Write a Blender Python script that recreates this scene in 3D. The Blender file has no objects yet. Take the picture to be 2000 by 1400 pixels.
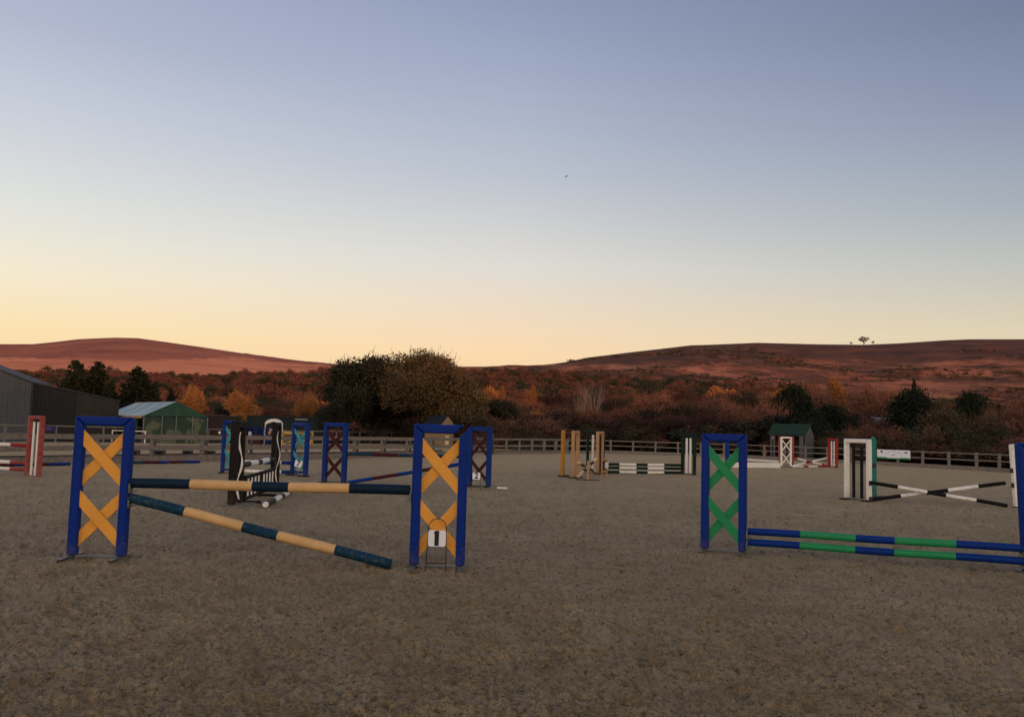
import bpy, bmesh, math, random
import numpy as np
from mathutils import Vector, Matrix

random.seed(7)
rng = np.random.default_rng(11)
R = math.radians
COL = bpy.context.scene.collection
SC = bpy.context.scene

# ------------------------------------------------------------------ camera
EYE = 1.65
FPX = 1700.0                      # focal length in pixels of the 2000 px wide photograph
PITCH = math.atan(0.0815)
ROLL = math.atan(0.0283)
f_ = np.array([0, math.cos(PITCH), math.sin(PITCH)])
r0 = np.array([1.0, 0, 0]); u0 = np.array([0, -math.sin(PITCH), math.cos(PITCH)])
r_ = math.cos(ROLL) * r0 + math.sin(ROLL) * u0
u_ = -math.sin(ROLL) * r0 + math.cos(ROLL) * u0
cam_d = bpy.data.cameras.new('camera'); cam = bpy.data.objects.new('camera', cam_d); COL.objects.link(cam)
M = Matrix(((r_[0], u_[0], -f_[0], 0), (r_[1], u_[1], -f_[1], 0), (r_[2], u_[2], -f_[2], EYE), (0, 0, 0, 1)))
cam.matrix_world = M
cam_d.sensor_width = 36; cam_d.lens = FPX / 2000 * 36
cam_d.clip_start = 0.1; cam_d.clip_end = 12000
SC.camera = cam
SC.view_settings.view_transform = 'Standard'; SC.view_settings.look = 'None'
SC.view_settings.exposure = 0; SC.view_settings.gamma = 1

def ray(px, py):
    return f_ + r_ * (px - 1000) / FPX + u_ * (700 - py) / FPX
def G(px, py, z=0.0):             # the point of a photograph pixel on the level plane at height z
    d = ray(px, py); t = (z - EYE) / d[2]
    return Vector((d[0] * t, d[1] * t, z))
def D(px, dist, z=0.0):           # the point in the direction of column px, dist metres away in y
    py = hor(px); d = ray(px, py)
    return Vector((d[0] / d[1] * dist, dist, z))
def Zat(px, py, dist):            # world height of pixel (px,py) if it is dist metres away in y
    d = ray(px, py); return EYE + d[2] / d[1] * dist
def hor(px):
    return 838.6 + 0.0283 * (px - 1000)
def pcol(P):
    d = np.array([P[0], P[1], P[2] - EYE]); return 1000 + FPX * d.dot(r_) / d.dot(f_)

# ------------------------------------------------------------------ sky and sun
SUN_EL, SUN_AZ = 3.2, 142.0       # behind the camera and to the right (azimuth from +Y towards +X)
def s2l(c):
    return tuple(((v / 255) / 12.92 if v <= 10 else (((v / 255) + .055) / 1.055) ** 2.4) for v in c)
w = bpy.data.worlds.new('World'); SC.world = w; w.use_nodes = True
nt = w.node_tree; nt.nodes.clear()
N = nt.nodes.new; L = nt.links.new
out = N('ShaderNodeOutputWorld'); bg = N('ShaderNodeBackground'); L(bg.outputs[0], out.inputs[0])
tc = N('ShaderNodeTexCoord'); sep = N('ShaderNodeSeparateXYZ'); L(tc.outputs['Generated'], sep.inputs[0])
def ramp(stops):
    n = N('ShaderNodeValToRGB'); L(sep.outputs['Z'], n.inputs[0]); cr = n.color_ramp
    cr.interpolation = 'EASE' if False else 'LINEAR'
    while len(cr.elements) < len(stops): cr.elements.new(0.5)
    for e, (p, c) in zip(cr.elements, sorted(stops)):
        e.position = p; e.color = (*c, 1)
    return n
def zel(px, py):
    d = ray(px, py); return d[2] / np.linalg.norm(d)
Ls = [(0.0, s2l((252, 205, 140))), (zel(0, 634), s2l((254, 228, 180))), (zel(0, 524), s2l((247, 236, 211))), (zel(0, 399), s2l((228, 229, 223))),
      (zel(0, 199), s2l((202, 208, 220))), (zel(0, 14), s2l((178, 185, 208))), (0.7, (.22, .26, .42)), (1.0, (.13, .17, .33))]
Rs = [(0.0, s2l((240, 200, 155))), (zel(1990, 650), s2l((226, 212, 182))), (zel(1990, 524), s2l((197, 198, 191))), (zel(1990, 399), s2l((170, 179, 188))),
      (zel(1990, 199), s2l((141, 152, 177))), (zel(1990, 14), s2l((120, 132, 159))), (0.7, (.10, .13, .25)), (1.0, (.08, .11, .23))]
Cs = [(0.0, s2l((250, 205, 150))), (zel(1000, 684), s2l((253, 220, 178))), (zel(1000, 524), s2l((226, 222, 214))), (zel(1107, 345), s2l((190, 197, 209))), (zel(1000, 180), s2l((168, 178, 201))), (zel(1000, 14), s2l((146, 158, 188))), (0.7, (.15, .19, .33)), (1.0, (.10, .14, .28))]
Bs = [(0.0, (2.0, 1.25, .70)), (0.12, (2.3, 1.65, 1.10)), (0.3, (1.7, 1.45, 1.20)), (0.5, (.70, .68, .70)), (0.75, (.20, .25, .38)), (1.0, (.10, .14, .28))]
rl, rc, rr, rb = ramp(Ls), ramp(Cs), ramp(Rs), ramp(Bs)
at = N('ShaderNodeMath'); at.operation = 'ARCTAN2'; L(sep.outputs['X'], at.inputs[0]); L(sep.outputs['Y'], at.inputs[1])
mr = N('ShaderNodeMapRange'); L(at.outputs[0], mr.inputs[0]); mr.inputs[1].default_value = R(-30.5); mr.inputs[2].default_value = R(30.5)
mrl = N('ShaderNodeMapRange'); L(at.outputs[0], mrl.inputs[0]); mrl.inputs[1].default_value = R(-30.5); mrl.inputs[2].default_value = 0
mrr = N('ShaderNodeMapRange'); L(at.outputs[0], mrr.inputs[0]); mrr.inputs[1].default_value = 0; mrr.inputs[2].default_value = R(30.5)
mxl = N('ShaderNodeMix'); mxl.data_type = 'RGBA'; L(mrl.outputs[0], mxl.inputs[0]); L(rl.outputs[0], mxl.inputs[6]); L(rc.outputs[0], mxl.inputs[7])
mx = N('ShaderNodeMix'); mx.data_type = 'RGBA'; L(mrr.outputs[0], mx.inputs[0]); L(mxl.outputs[2], mx.inputs[6]); L(rr.outputs[0], mx.inputs[7])
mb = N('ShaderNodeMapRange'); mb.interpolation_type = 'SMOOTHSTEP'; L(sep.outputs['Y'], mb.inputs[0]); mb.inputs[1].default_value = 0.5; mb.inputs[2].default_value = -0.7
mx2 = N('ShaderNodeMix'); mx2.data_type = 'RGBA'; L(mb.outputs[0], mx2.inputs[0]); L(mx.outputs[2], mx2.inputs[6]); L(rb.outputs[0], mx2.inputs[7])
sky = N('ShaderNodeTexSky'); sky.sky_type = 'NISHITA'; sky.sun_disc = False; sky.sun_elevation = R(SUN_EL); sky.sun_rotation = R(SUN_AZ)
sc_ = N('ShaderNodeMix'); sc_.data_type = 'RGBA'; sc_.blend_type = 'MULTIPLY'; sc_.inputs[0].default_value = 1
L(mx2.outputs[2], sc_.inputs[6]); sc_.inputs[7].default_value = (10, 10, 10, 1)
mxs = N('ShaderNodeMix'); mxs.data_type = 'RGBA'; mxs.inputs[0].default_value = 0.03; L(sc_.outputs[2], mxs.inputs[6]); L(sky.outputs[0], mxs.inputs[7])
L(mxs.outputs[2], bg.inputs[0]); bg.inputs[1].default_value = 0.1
sun_d = bpy.data.lights.new('sun', 'SUN'); sun = bpy.data.objects.new('sun', sun_d); COL.objects.link(sun)
sun_d.energy = 2.6; sun_d.angle = R(1.2); sun_d.color = (1.0, 0.40, 0.19)
sd = Vector((math.sin(R(SUN_AZ)) * math.cos(R(SUN_EL)), math.cos(R(SUN_AZ)) * math.cos(R(SUN_EL)), math.sin(R(SUN_EL))))
sun.rotation_euler = (-sd).to_track_quat('-Z', 'Y').to_euler()
sun.location = (40, -60, 40)

# ------------------------------------------------------------------ materials
MATS = {}
def mat(name, col, rough=.6, col2=None, scale=6.0, amt=.5, bump=0.0, bscale=40.0, spec=.3, stretch=None, metal=0.0, detail=5):
    if name in MATS: return MATS[name]
    m = bpy.data.materials.new(name); m.use_nodes = True; n = m.node_tree; nn = n.nodes; ll = n.links
    b = nn['Principled BSDF']; b.inputs['Roughness'].default_value = rough; b.inputs['Specular IOR Level'].default_value = spec
    b.inputs['Metallic'].default_value = metal
    t = nn.new('ShaderNodeTexCoord'); mp = nn.new('ShaderNodeMapping'); ll.new(t.outputs['Object'], mp.inputs[0])
    if stretch: mp.inputs['Scale'].default_value = stretch
    no = nn.new('ShaderNodeTexNoise'); no.inputs['Scale'].default_value = scale; no.inputs['Detail'].default_value = detail; ll.new(mp.outputs[0], no.inputs[0])
    cr = nn.new('ShaderNodeValToRGB'); cr.color_ramp.elements[0].position = .5 - .25; cr.color_ramp.elements[1].position = .5 + .25
    c2 = col2 if col2 else tuple(v * .75 for v in col)
    cr.color_ramp.elements[0].color = (*[a * amt + b_ * (1 - amt) for a, b_ in zip(c2, col)], 1); cr.color_ramp.elements[1].color = (*col, 1)
    ll.new(no.outputs[0], cr.inputs[0]); ll.new(cr.outputs[0], b.inputs['Base Color'])
    if bump:
        nb = nn.new('ShaderNodeTexNoise'); nb.inputs['Scale'].default_value = bscale; ll.new(mp.outputs[0], nb.inputs[0])
        bp = nn.new('ShaderNodeBump'); bp.inputs['Strength'].default_value = bump; bp.inputs['Distance'].default_value = .01
        ll.new(nb.outputs[0], bp.inputs['Height']); ll.new(bp.outputs[0], b.inputs['Normal'])
    MATS[name] = m; return m
def worn(name, col, dirt, lo=.58, hi=.72, scale=9, rough=.5, dscale=3):   # paint with scuffs of another colour
    if name in MATS: return MATS[name]
    m = bpy.data.materials.new(name); m.use_nodes = True; n = m.node_tree; nn = n.nodes; ll = n.links
    b = nn['Principled BSDF']; b.inputs['Roughness'].default_value = rough; b.inputs['Specular IOR Level'].default_value = .14
    t = nn.new('ShaderNodeTexCoord')
    no = nn.new('ShaderNodeTexNoise'); no.inputs['Scale'].default_value = scale; no.inputs['Detail'].default_value = 8; no.inputs['Roughness'].default_value = .7; ll.new(t.outputs['Object'], no.inputs[0])
    mr_ = nn.new('ShaderNodeMapRange'); mr_.inputs[1].default_value = lo; mr_.inputs[2].default_value = hi; ll.new(no.outputs[0], mr_.inputs[0])
    n2 = nn.new('ShaderNodeTexNoise'); n2.inputs['Scale'].default_value = dscale; ll.new(t.outputs['Object'], n2.inputs[0])
    c0 = nn.new('ShaderNodeMix'); c0.data_type = 'RGBA'; c0.inputs[6].default_value = (*[v * .8 for v in col], 1); c0.inputs[7].default_value = (*[min(1, v * 1.15) for v in col], 1); ll.new(n2.outputs[0], c0.inputs[0])
    mi = nn.new('ShaderNodeMix'); mi.data_type = 'RGBA'; ll.new(mr_.outputs[0], mi.inputs[0]); ll.new(c0.outputs[2], mi.inputs[6]); mi.inputs[7].default_value = (*dirt, 1)
    sp = nn.new('ShaderNodeSeparateXYZ'); ll.new(t.outputs['Object'], sp.inputs[0])
    mz = nn.new('ShaderNodeMapRange'); ll.new(sp.outputs['Z'], mz.inputs[0]); mz.inputs[1].default_value = .55; mz.inputs[2].default_value = .02; mz.inputs[3].default_value = 0; mz.inputs[4].default_value = .30
    n3 = nn.new('ShaderNodeTexNoise'); n3.inputs['Scale'].default_value = 26; n3.inputs['Detail'].default_value = 6; n3.inputs['Roughness'].default_value = .75; ll.new(t.outputs['Object'], n3.inputs[0])
    ad = nn.new('ShaderNodeMath'); ad.operation = 'ADD'; ll.new(mz.outputs[0], ad.inputs[0]); ll.new(n3.outputs[0], ad.inputs[1])
    m3 = nn.new('ShaderNodeMapRange'); ll.new(ad.outputs[0], m3.inputs[0]); m3.inputs[1].default_value = .66; m3.inputs[2].default_value = .86; m3.inputs[3].default_value = 0; m3.inputs[4].default_value = .6
    am = nn.new('ShaderNodeAttribute'); am.attribute_type = 'OBJECT'; am.attribute_name = 'muddy'; mm = nn.new('ShaderNodeMath'); mm.operation = 'MULTIPLY'; ll.new(m3.outputs[0], mm.inputs[0]); ll.new(am.outputs['Fac'], mm.inputs[1])
    mu = nn.new('ShaderNodeMix'); mu.data_type = 'RGBA'; ll.new(mm.outputs[0], mu.inputs[0]); ll.new(mi.outputs[2], mu.inputs[6]); mu.inputs[7].default_value = (.16, .125, .085, 1)   # splashed sand
    ll.new(mu.outputs[2], b.inputs['Base Color'])
    mr2 = nn.new('ShaderNodeMapRange'); mr2.inputs[3].default_value = rough; mr2.inputs[4].default_value = .85; ll.new(mr_.outputs[0], mr2.inputs[0]); ll.new(mr2.outputs[0], b.inputs['Roughness'])
    MATS[name] = m; return m
DIRT = (.20, .16, .12)
BLUE = worn('blue_plastic', (.001, .026, .22), (.012, .05, .24), .62, .80, 14, .45)
BLUE2 = worn('blue_paint', (.002, .030, .20), DIRT, .70, .9, 10, .55)
ORANGE = worn('orange_plastic', (.90, .39, .065), (.62, .27, .06), .62, .9, 10, .45)
GREEN = worn('green_plastic', (.024, .27, .10), (.03, .18, .07), .6, .85, 10, .45)
NAVY = worn('navy_pole_paint', (.004, .018, .040), (.06, .07, .06), .60, .74, 22, .55, 5)
TEALP = worn('worn_blue_pole_paint', (.006, .040, .080), (.11, .12, .08), .54, .68, 20, .6, 5)
CREAM = worn('cream_pole_paint', (.70, .43, .185), (.32, .21, .11), .62, .76, 12, .55, 6)
CREAM2 = worn('pale_cream_paint', (.72, .52, .28), (.4, .3, .18), .6, .8, 12, .6)
YELLOW = worn('yellow_paint', (.48, .22, .035), (.36, .2, .08), .62, .8, 8, .55)
WHITE = worn('white_paint', (.84, .80, .73), (.36, .32, .26), .56, .78, 8, .5)
DWHITE = worn('dirty_white_paint', (.62, .59, .55), (.3, .27, .22), .5, .7, 10, .6)
BLACK = worn('black_paint', (.008, .007, .008), (.03, .027, .025), .55, .75, 12, .6)
DBROWN = worn('dark_brown_stain', (.013, .010, .009), (.035, .027, .022), .5, .75, 14, .7)
MAROON = worn('maroon_paint', (.060, .010, .014), (.12, .08, .07), .6, .8, 12, .55)
RED = worn('red_paint', (.34, .022, .022), (.25, .10, .08), .55, .75, 8, .55)
PINK = worn('faded_red_paint', (.30, .045, .040), (.36, .12, .10), .42, .62, 7, .55)
TEAL = worn('turquoise_paint', (.05, .32, .37), (.05, .20, .22), .6, .8, 12, .5)
TEALG = worn('sea_green_paint', (.025, .20, .155), (.04, .15, .12), .6, .8, 12, .5)
DGREEN = worn('dark_green_paint', (.006, .022, .015), (.06, .07, .05), .6, .8, 12, .55)
METAL = mat('galvanised_steel', (.20, .205, .21), .5, (.11, .11, .11), 12, .8, metal=.4)
DMETAL = mat('dark_steel', (.03, .03, .032), .6, (.06, .05, .04), 12, .8)
WIRE = mat('black_wire', (.012, .012, .012), .5)
HOLE = mat('hole_black', (.004, .004, .01), .9)
PLATE = mat('white_plate', (.86, .87, .92), .35, (.72, .72, .75), 8, .5)
INK = mat('black_ink', (.008, .008, .008), .5)
FWOOD = mat('weathered_fence_wood', (.27, .23, .195), .85, (.11, .092, .078), 5, .9, .4, 60, .2, (1, 1, 4))
FWOODL = mat('pale_fence_wood', (.24, .21, .175), .85, (.12, .105, .09), 5, .9, .4, 60, .2)
FWOODD = mat('dark_fence_wood', (.105, .088, .075), .85, (.055, .046, .039), 5, .9, .4, 60, .2)

# ------------------------------------------------------------------ builders
def tag(o, label=None, cat=None, group=None, kind=None):
    if label: o['label'] = label
    if cat: o['category'] = cat
    if group: o['group'] = group
    if kind: o['kind'] = kind
    return o
def empty(name, loc, rz=0, label=None, cat=None, group=None):
    o = bpy.data.objects.new(name, None); COL.objects.link(o); o.location = loc
    o.rotation_euler = rz if isinstance(rz, tuple) else (0, 0, rz)
    o.empty_display_size = .3
    return tag(o, label, cat, group)
class MB:
    def __init__(s): s.v = []; s.f = []; s.m = []; s.sm = []
    def add(s, vs, fs, mi=0, smooth=False):
        b = len(s.v); s.v += [tuple(p) for p in vs]
        for q in fs: s.f.append(tuple(b + i for i in q)); s.m.append(mi); s.sm.append(smooth)
        return s
    def box(s, c, d, mi=0, rot=None, bev=0.0):
        x, y, z = d[0] / 2, d[1] / 2, d[2] / 2
        b = min(bev, x * .45, y * .45, z * .45)
        if b <= 0:
            vs = [(i * x, j * y, k * z) for i in (-1, 1) for j in (-1, 1) for k in (-1, 1)]
            fs = [(0, 1, 3, 2), (4, 6, 7, 5), (0, 4, 5, 1), (2, 3, 7, 6), (0, 2, 6, 4), (1, 5, 7, 3)]
        else:
            vs = []; idx = {}
            for i in (-1, 1):
                for j in (-1, 1):
                    for k in (-1, 1):
                        for a in range(3):
                            p = [i * x, j * y, k * z]
                            for q in range(3):
                                if q != a: p[q] -= (i, j, k)[q] * b
                            idx[(i, j, k, a)] = len(vs); vs.append(tuple(p))
            fs = []
            for a in range(3):
                o1, o2 = [q for q in range(3) if q != a]
                for sg in (-1, 1):
                    q = []
                    for (p1, p2) in ((-1, -1), (1, -1), (1, 1), (-1, 1)):
                        k = [0, 0, 0]; k[a] = sg; k[o1] = p1; k[o2] = p2; q.append(idx[(*k, a)])
                    fs.append(tuple(q))
            for a in range(3):               # edge strips along axis a
                o1, o2 = [q for q in range(3) if q != a]
                for p1 in (-1, 1):
                    for p2 in (-1, 1):
                        k = [0, 0, 0]; k[o1] = p1; k[o2] = p2
                        k[a] = -1; A = tuple(k); k[a] = 1; B = tuple(k)
                        fs.append((idx[(*A, o1)], idx[(*B, o1)], idx[(*B, o2)], idx[(*A, o2)]))
            for i in (-1, 1):
                for j in (-1, 1):
                    for k in (-1, 1): fs.append(tuple(idx[(i, j, k, a)] for a in range(3)))
        if rot is not None: vs = [tuple(rot @ Vector(p)) for p in vs]
        vs = [(p[0] + c[0], p[1] + c[1], p[2] + c[2]) for p in vs]
        return s.add(vs, fs, mi)
    def bar(s, a, b, w_, h_, mi=0, bev=0.0):   # box from a to b, w_ sideways, h_ upwards
        a = Vector(a); b = Vector(b); d = b - a; l = d.length; q = d.to_track_quat('X', 'Z').to_matrix()
        return s.box((a + b) / 2, (l, w_, h_), mi, q, bev)
    def tube(s, pts, rad, n=8, mi=0, caps=True, mis=None, rads=None):
        pts = [Vector(p) for p in pts]; base = len(s.v); up = None
        for i, p in enumerate(pts):
            d = (pts[min(i + 1, len(pts) - 1)] - pts[max(i - 1, 0)]).normalized()
            if up is None: up = Vector((0, 0, 1)) if abs(d.z) < .9 else Vector((1, 0, 0))
            x = d.cross(up).normalized(); y = x.cross(d).normalized(); up = y
            rr_ = rads[i] if rads else rad
            for k in range(n):
                a = 2 * math.pi * k / n; s.v.append(tuple(p + x * math.cos(a) * rr_ + y * math.sin(a) * rr_))
        for i in range(len(pts) - 1):
            for k in range(n):
                a = base + i * n + k; b = base + i * n + (k + 1) % n
                s.f.append((a, b, b + n, a + n)); s.m.append(mis[i] if mis else mi); s.sm.append(True)
        if caps:
            s.f.append(tuple(base + k for k in range(n))); s.m.append(mis[0] if mis else mi); s.sm.append(False)
            e = base + (len(pts) - 1) * n
            s.f.append(tuple(e + n - 1 - k for k in range(n))); s.m.append(mis[-1] if mis else mi); s.sm.append(False)
        return s
    def prism(s, poly, y0, y1, mi=0):         # polygon in the xz plane given thickness in y
        n = len(poly); vs = [(p[0], y0, p[1]) for p in poly] + [(p[0], y1, p[1]) for p in poly]
        fs = [tuple(range(n)), tuple(range(2 * n - 1, n - 1, -1))] + [(i, i + n, (i + 1) % n + n, (i + 1) % n) for i in range(n)]
        return s.add(vs, fs, mi)
    def build(s, name, mats, parent=None, loc=None, **kw):
        me = bpy.data.meshes.new(name); me.from_pydata(s.v, [], s.f)
        mats = mats if isinstance(mats, (list, tuple)) else [mats]
        for m_ in mats: me.materials.append(m_)
        me.polygons.foreach_set('material_index', s.m); me.polygons.foreach_set('use_smooth', s.sm)
        bm = bmesh.new(); bm.from_mesh(me); bmesh.ops.recalc_face_normals(bm, faces=bm.faces); bm.to_mesh(me); bm.free()
        me.update()
        o = bpy.data.objects.new(name, me); COL.objects.link(o)
        if parent: o.parent = parent
        if loc is not None: o.location = loc
        tag(o, **kw)
        return o
def np_mesh(name, V, Q, mats, attrs=None, smooth=False, parent=None):
    me = bpy.data.meshes.new(name); V = np.asarray(V, np.float32); Q = np.asarray(Q, np.int32); k = Q.shape[1]
    me.vertices.add(len(V)); me.vertices.foreach_set('co', V.ravel())
    me.loops.add(Q.size); me.loops.foreach_set('vertex_index', Q.ravel())
    me.polygons.add(len(Q)); me.polygons.foreach_set('loop_start', np.arange(0, Q.size, k, dtype=np.int32))
    me.polygons.foreach_set('use_smooth', np.full(len(Q), smooth))
    for m_ in (mats if isinstance(mats, (list, tuple)) else [mats]): me.materials.append(m_)
    for an, av in (attrs or {}).items():
        a = me.attributes.new(an, 'FLOAT', 'POINT'); a.data.foreach_set('value', np.asarray(av, np.float32))
    me.update(calc_edges=True); me.validate()
    return me
def link(name, me, parent=None, **kw):
    o = bpy.data.objects.new(name, me); COL.objects.link(o)
    if parent: o.parent = parent
    return tag(o, **kw)

# value noise
_T = rng.random((256, 256))
def vn(x, y):
    xi = np.floor(x).astype(int); yi = np.floor(y).astype(int); fx = x - xi; fy = y - yi
    fx = fx * fx * (3 - 2 * fx); fy = fy * fy * (3 - 2 * fy)
    a = _T[xi % 256, yi % 256]; b = _T[(xi + 1) % 256, yi % 256]; c = _T[xi % 256, (yi + 1) % 256]; d = _T[(xi + 1) % 256, (yi + 1) % 256]
    return (a * (1 - fx) + b * fx) * (1 - fy) + (c * (1 - fx) + d * fx) * fy - .5
def fbm(x, y, o=4, g=.5):
    s = 0; a = 1
    for k in range(o): s = s + a * vn(x * 2 ** k + 17.3 * k, y * 2 ** k + 9.1 * k); a *= g
    return s

# ------------------------------------------------------------------ the land
# fence lines, world metres (x right, y away)
F1 = [G(-260, 915.5), G(260, 903), G(650, 895.4), G(963, 886.8), G(1160, 884.5)]
BF = [G(1160, 884.5), G(1440, 893.5), G(1700, 907), G(1925, 919.5), G(2250, 944)]
F2 = [D(-300, 47), D(100, 56.5), D(300, 62.5), D(600, 73), D(800, 86), D(930, 100)]
KX = [-900, 0, 60, 100, 150, 220, 265, 330, 400, 500, 600, 680, 800, 1000, 1060, 1100, 1150, 1230, 1300, 1350, 1385, 1480, 1600, 1690, 1760, 1850, 1900, 2000, 2900]
KY = [650, 672, 672, 668, 662, 659, 660, 669, 679, 694, 706, 713, 716, 716, 713, 708, 698, 688, 680, 674, 673, 669, 672, 673, 670, 664, 662, 662, 650]
def az2px(az):
    return 1000 + FPX * math.cos(PITCH) * 0 + FPX * np.tan(np.clip(az, -1.2, 1.2)) * 1.0
def e_at(px, py):
    return (838.6 + 0.0283 * (px - 1000) - py) / FPX
def land(az, r):                  # height of the land at azimuth az, distance r
    px = az2px(az); az = az + 0 * r; px = px + 0 * r
    ca = np.cos(np.clip(az, -1.2, 1.2))
    er = e_at(px, np.interp(px, KX, KY)) * ca
    em = np.interp(px, [0, 600, 900, 1000, 1150, 1300, 1500, 1700, 2000], [.040, .045, .052, .057, .056, .052, .044, .035, .030]) * ca
    rm = np.interp(px, [0, 600, 900, 1150, 1300, 1600, 2000], [470, 470, 420, 380, 340, 240, 200])
    rr_ = np.interp(px, [0, 500, 700, 1000, 1150, 1600, 2000], [2500, 2300, 1500, 900, 1000, 1300, 1300])
    ra = np.interp(px, [0, 800, 1000, 2000], [98, 104, 76, 72])
    z_m = EYE + em * rm; z_r = EYE + er * rr_
    rb_ = ra + 25
    z = np.where(r < ra, -.12, 0.)
    t = np.clip((r - ra) / 25, 0, 1); z = np.where((r >= ra) & (r < rb_), -.12 - 1.2 * t * t * (3 - 2 * t), z)
    t = np.clip((r - rb_) / (rm - rb_), 0, 1); z = np.where((r >= rb_) & (r < rm), -1.32 + (z_m + 1.32) * t ** 1.25, z)
    t = np.clip((r - rm) / (rr_ - rm), 0, 1)
    ee = em + (er - em) * (1 - (1 - t) ** 1.7)
    z = np.where((r >= rm) & (r < rr_), EYE + ee * r, z)
    z = np.where(r >= rr_, z_r - (r - rr_) * .06 - ((r - rr_) * .002) ** 2 * 8, z)
    # rolling surface on the moor
    x = r * np.sin(az); y = r * np.cos(az)
    k = np.clip((r - 130) / 400, 0, 1) * np.clip((rr_ * .97 - r) / 200, 0, 1)
    z = z + k * (fbm(x / 140, y / 140, 4) * 7 + fbm(x / 25, y / 25, 3) * 1.6)
    # unseen ridge added behind the camera to keep the low sun off the arena
    bk = np.clip((np.abs(az) - R(75)) / R(25), 0, 1); bk = bk * bk * (3 - 2 * bk)
    zb = np.where(r < 90, -.12, -.12 + 23.0 * np.clip((r - 90) / 160, 0, 1) ** 1.3) - np.clip(r - 260, 0, 1e9) * .1 + np.clip((r - 90) / 160, 0, 1) * fbm(x / 60, y / 60, 3) * 5
    return z * (1 - bk) + bk * np.maximum(zb, -60)
def land1(x, y):
    return float(land(np.array([math.atan2(x, y)]), np.array([math.hypot(x, y)]))[0])

def land_material():
    m = bpy.data.materials.new('moorland'); m.use_nodes = True; nn = m.node_tree.nodes; ll = m.node_tree.links
    b = nn['Principled BSDF']; b.inputs['Roughness'].default_value = .95; b.inputs['Specular IOR Level'].default_value = .1
    t = nn.new('ShaderNodeTexCoord')
    def noise(scale, detail=6, st=(1, 1, 1), rough=.6):
        mp = nn.new('ShaderNodeMapping'); mp.inputs['Scale'].default_value = st; ll.new(t.outputs['Object'], mp.inputs[0])
        n = nn.new('ShaderNodeTexNoise'); n.inputs['Scale'].default_value = scale; n.inputs['Detail'].default_value = detail; n.inputs['Roughness'].default_value = rough; ll.new(mp.outputs[0], n.inputs[0]); return n
    def rampn(src, stops):
        c = nn.new('ShaderNodeValToRGB'); ll.new(src, c.inputs[0])
        while len(c.color_ramp.elements) < len(stops): c.color_ramp.elements.new(.5)
        for e, (p, col) in zip(c.color_ramp.elements, stops): e.position = p; e.color = (*col, 1)
        return c
    def mixn(fac, a, b_):
        x = nn.new('ShaderNodeMix'); x.data_type = 'RGBA'
        if isinstance(fac, float): x.inputs[0].default_value = fac
        else: ll.new(fac, x.inputs[0])
        ll.new(a, x.inputs[6]); ll.new(b_, x.inputs[7]); return x.outputs[2]
    br = rampn(noise(.02, 12, (1, .6, 1), .80).outputs[0], [(.40, (.05, .028, .018)), (.47, (.15, .060, .030)), (.53, (.34, .120, .060)), (.62, (.50, .20, .105))])
    he = rampn(noise(.02, 10, (1, 1, 1), .72).outputs[0], [(.34, (.055, .028, .020)), (.5, (.115, .050, .032)), (.66, (.21, .080, .045))])
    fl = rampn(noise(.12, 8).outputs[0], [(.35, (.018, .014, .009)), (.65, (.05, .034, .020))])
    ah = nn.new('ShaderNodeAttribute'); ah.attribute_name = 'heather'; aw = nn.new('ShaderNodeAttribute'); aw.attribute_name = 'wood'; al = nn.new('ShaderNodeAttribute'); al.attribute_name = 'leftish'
    hel = rampn(noise(.006, 10, (1, 1, 1), .7).outputs[0], [(.34, (.22, .070, .044)), (.5, (.34, .110, .068)), (.66, (.44, .16, .09))])  # left hill heather, with low sunlight and pink haze painted into its colour
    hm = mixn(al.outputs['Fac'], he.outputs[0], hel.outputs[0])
    brl = rampn(noise(.008, 10, (1, 1, 1), .7).outputs[0], [(.34, (.44, .145, .075)), (.5, (.64, .235, .115)), (.66, (.72, .29, .15))]); brm = mixn(al.outputs['Fac'], br.outputs[0], brl.outputs[0])  # left hill bracken brightened the same way: sunlight and haze in the colour
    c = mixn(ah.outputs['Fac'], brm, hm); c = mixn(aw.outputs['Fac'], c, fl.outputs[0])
    ll.new(c, b.inputs['Base Color'])
    nb = noise(.6, 8, (1, 1, 1), .7); bp = nn.new('ShaderNodeBump'); bp.inputs['Strength'].default_value = 1.0; bp.inputs['Distance'].default_value = 1.2
    ll.new(nb.outputs[0], bp.inputs['Height']); ll.new(bp.outputs[0], b.inputs['Normal'])
    return m
azs = np.concatenate([np.linspace(-math.pi, -.66, 90, endpoint=False), np.linspace(-.66, .66, 760), np.linspace(.66, math.pi, 91)[1:]])
rs = np.concatenate([[0.5, 5, 15, 30, 45], np.geomspace(58, 3800, 260)])
A, RR = np.meshgrid(azs, rs, indexing='ij')
Z = land(A, RR); X = RR * np.sin(A); Y = RR * np.cos(A)
PX = az2px(A)
ebd = e_at(PX, np.interp(PX, [0, 250, 450, 600, 700, 1000, 1150, 1200, 1300, 1450, 1600, 1700, 1850, 2000], [697, 704, 699, 712, 716, 712, 712, 713, 708, 706, 703, 703, 700, 702]))
ee = (Z - EYE) / Y.clip(1)
nz = fbm(X / 120, Y / 60, 5)
heather = np.clip((ee - ebd + nz * .003 + fbm(X / 22, Y / 30, 3) * .004) / .0012 + .5, 0, 1)
streak = np.clip((fbm(X / 45 + 3, Y / 45, 6, .65) - .10) * 9, 0, 1) * np.clip((PX - 1050) / 150, 0, 1) * np.clip((RR - 180) / 100, 0, 1)
heather = np.maximum(heather, streak * .85)
rmv = np.interp(PX, [0, 600, 900, 1150, 1300, 1600, 2000], [470, 470, 420, 380, 340, 240, 200])
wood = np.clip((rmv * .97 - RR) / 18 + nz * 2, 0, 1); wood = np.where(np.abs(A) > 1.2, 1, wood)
nA, nR = A.shape
idx = np.arange(nA * nR).reshape(nA, nR)
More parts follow.
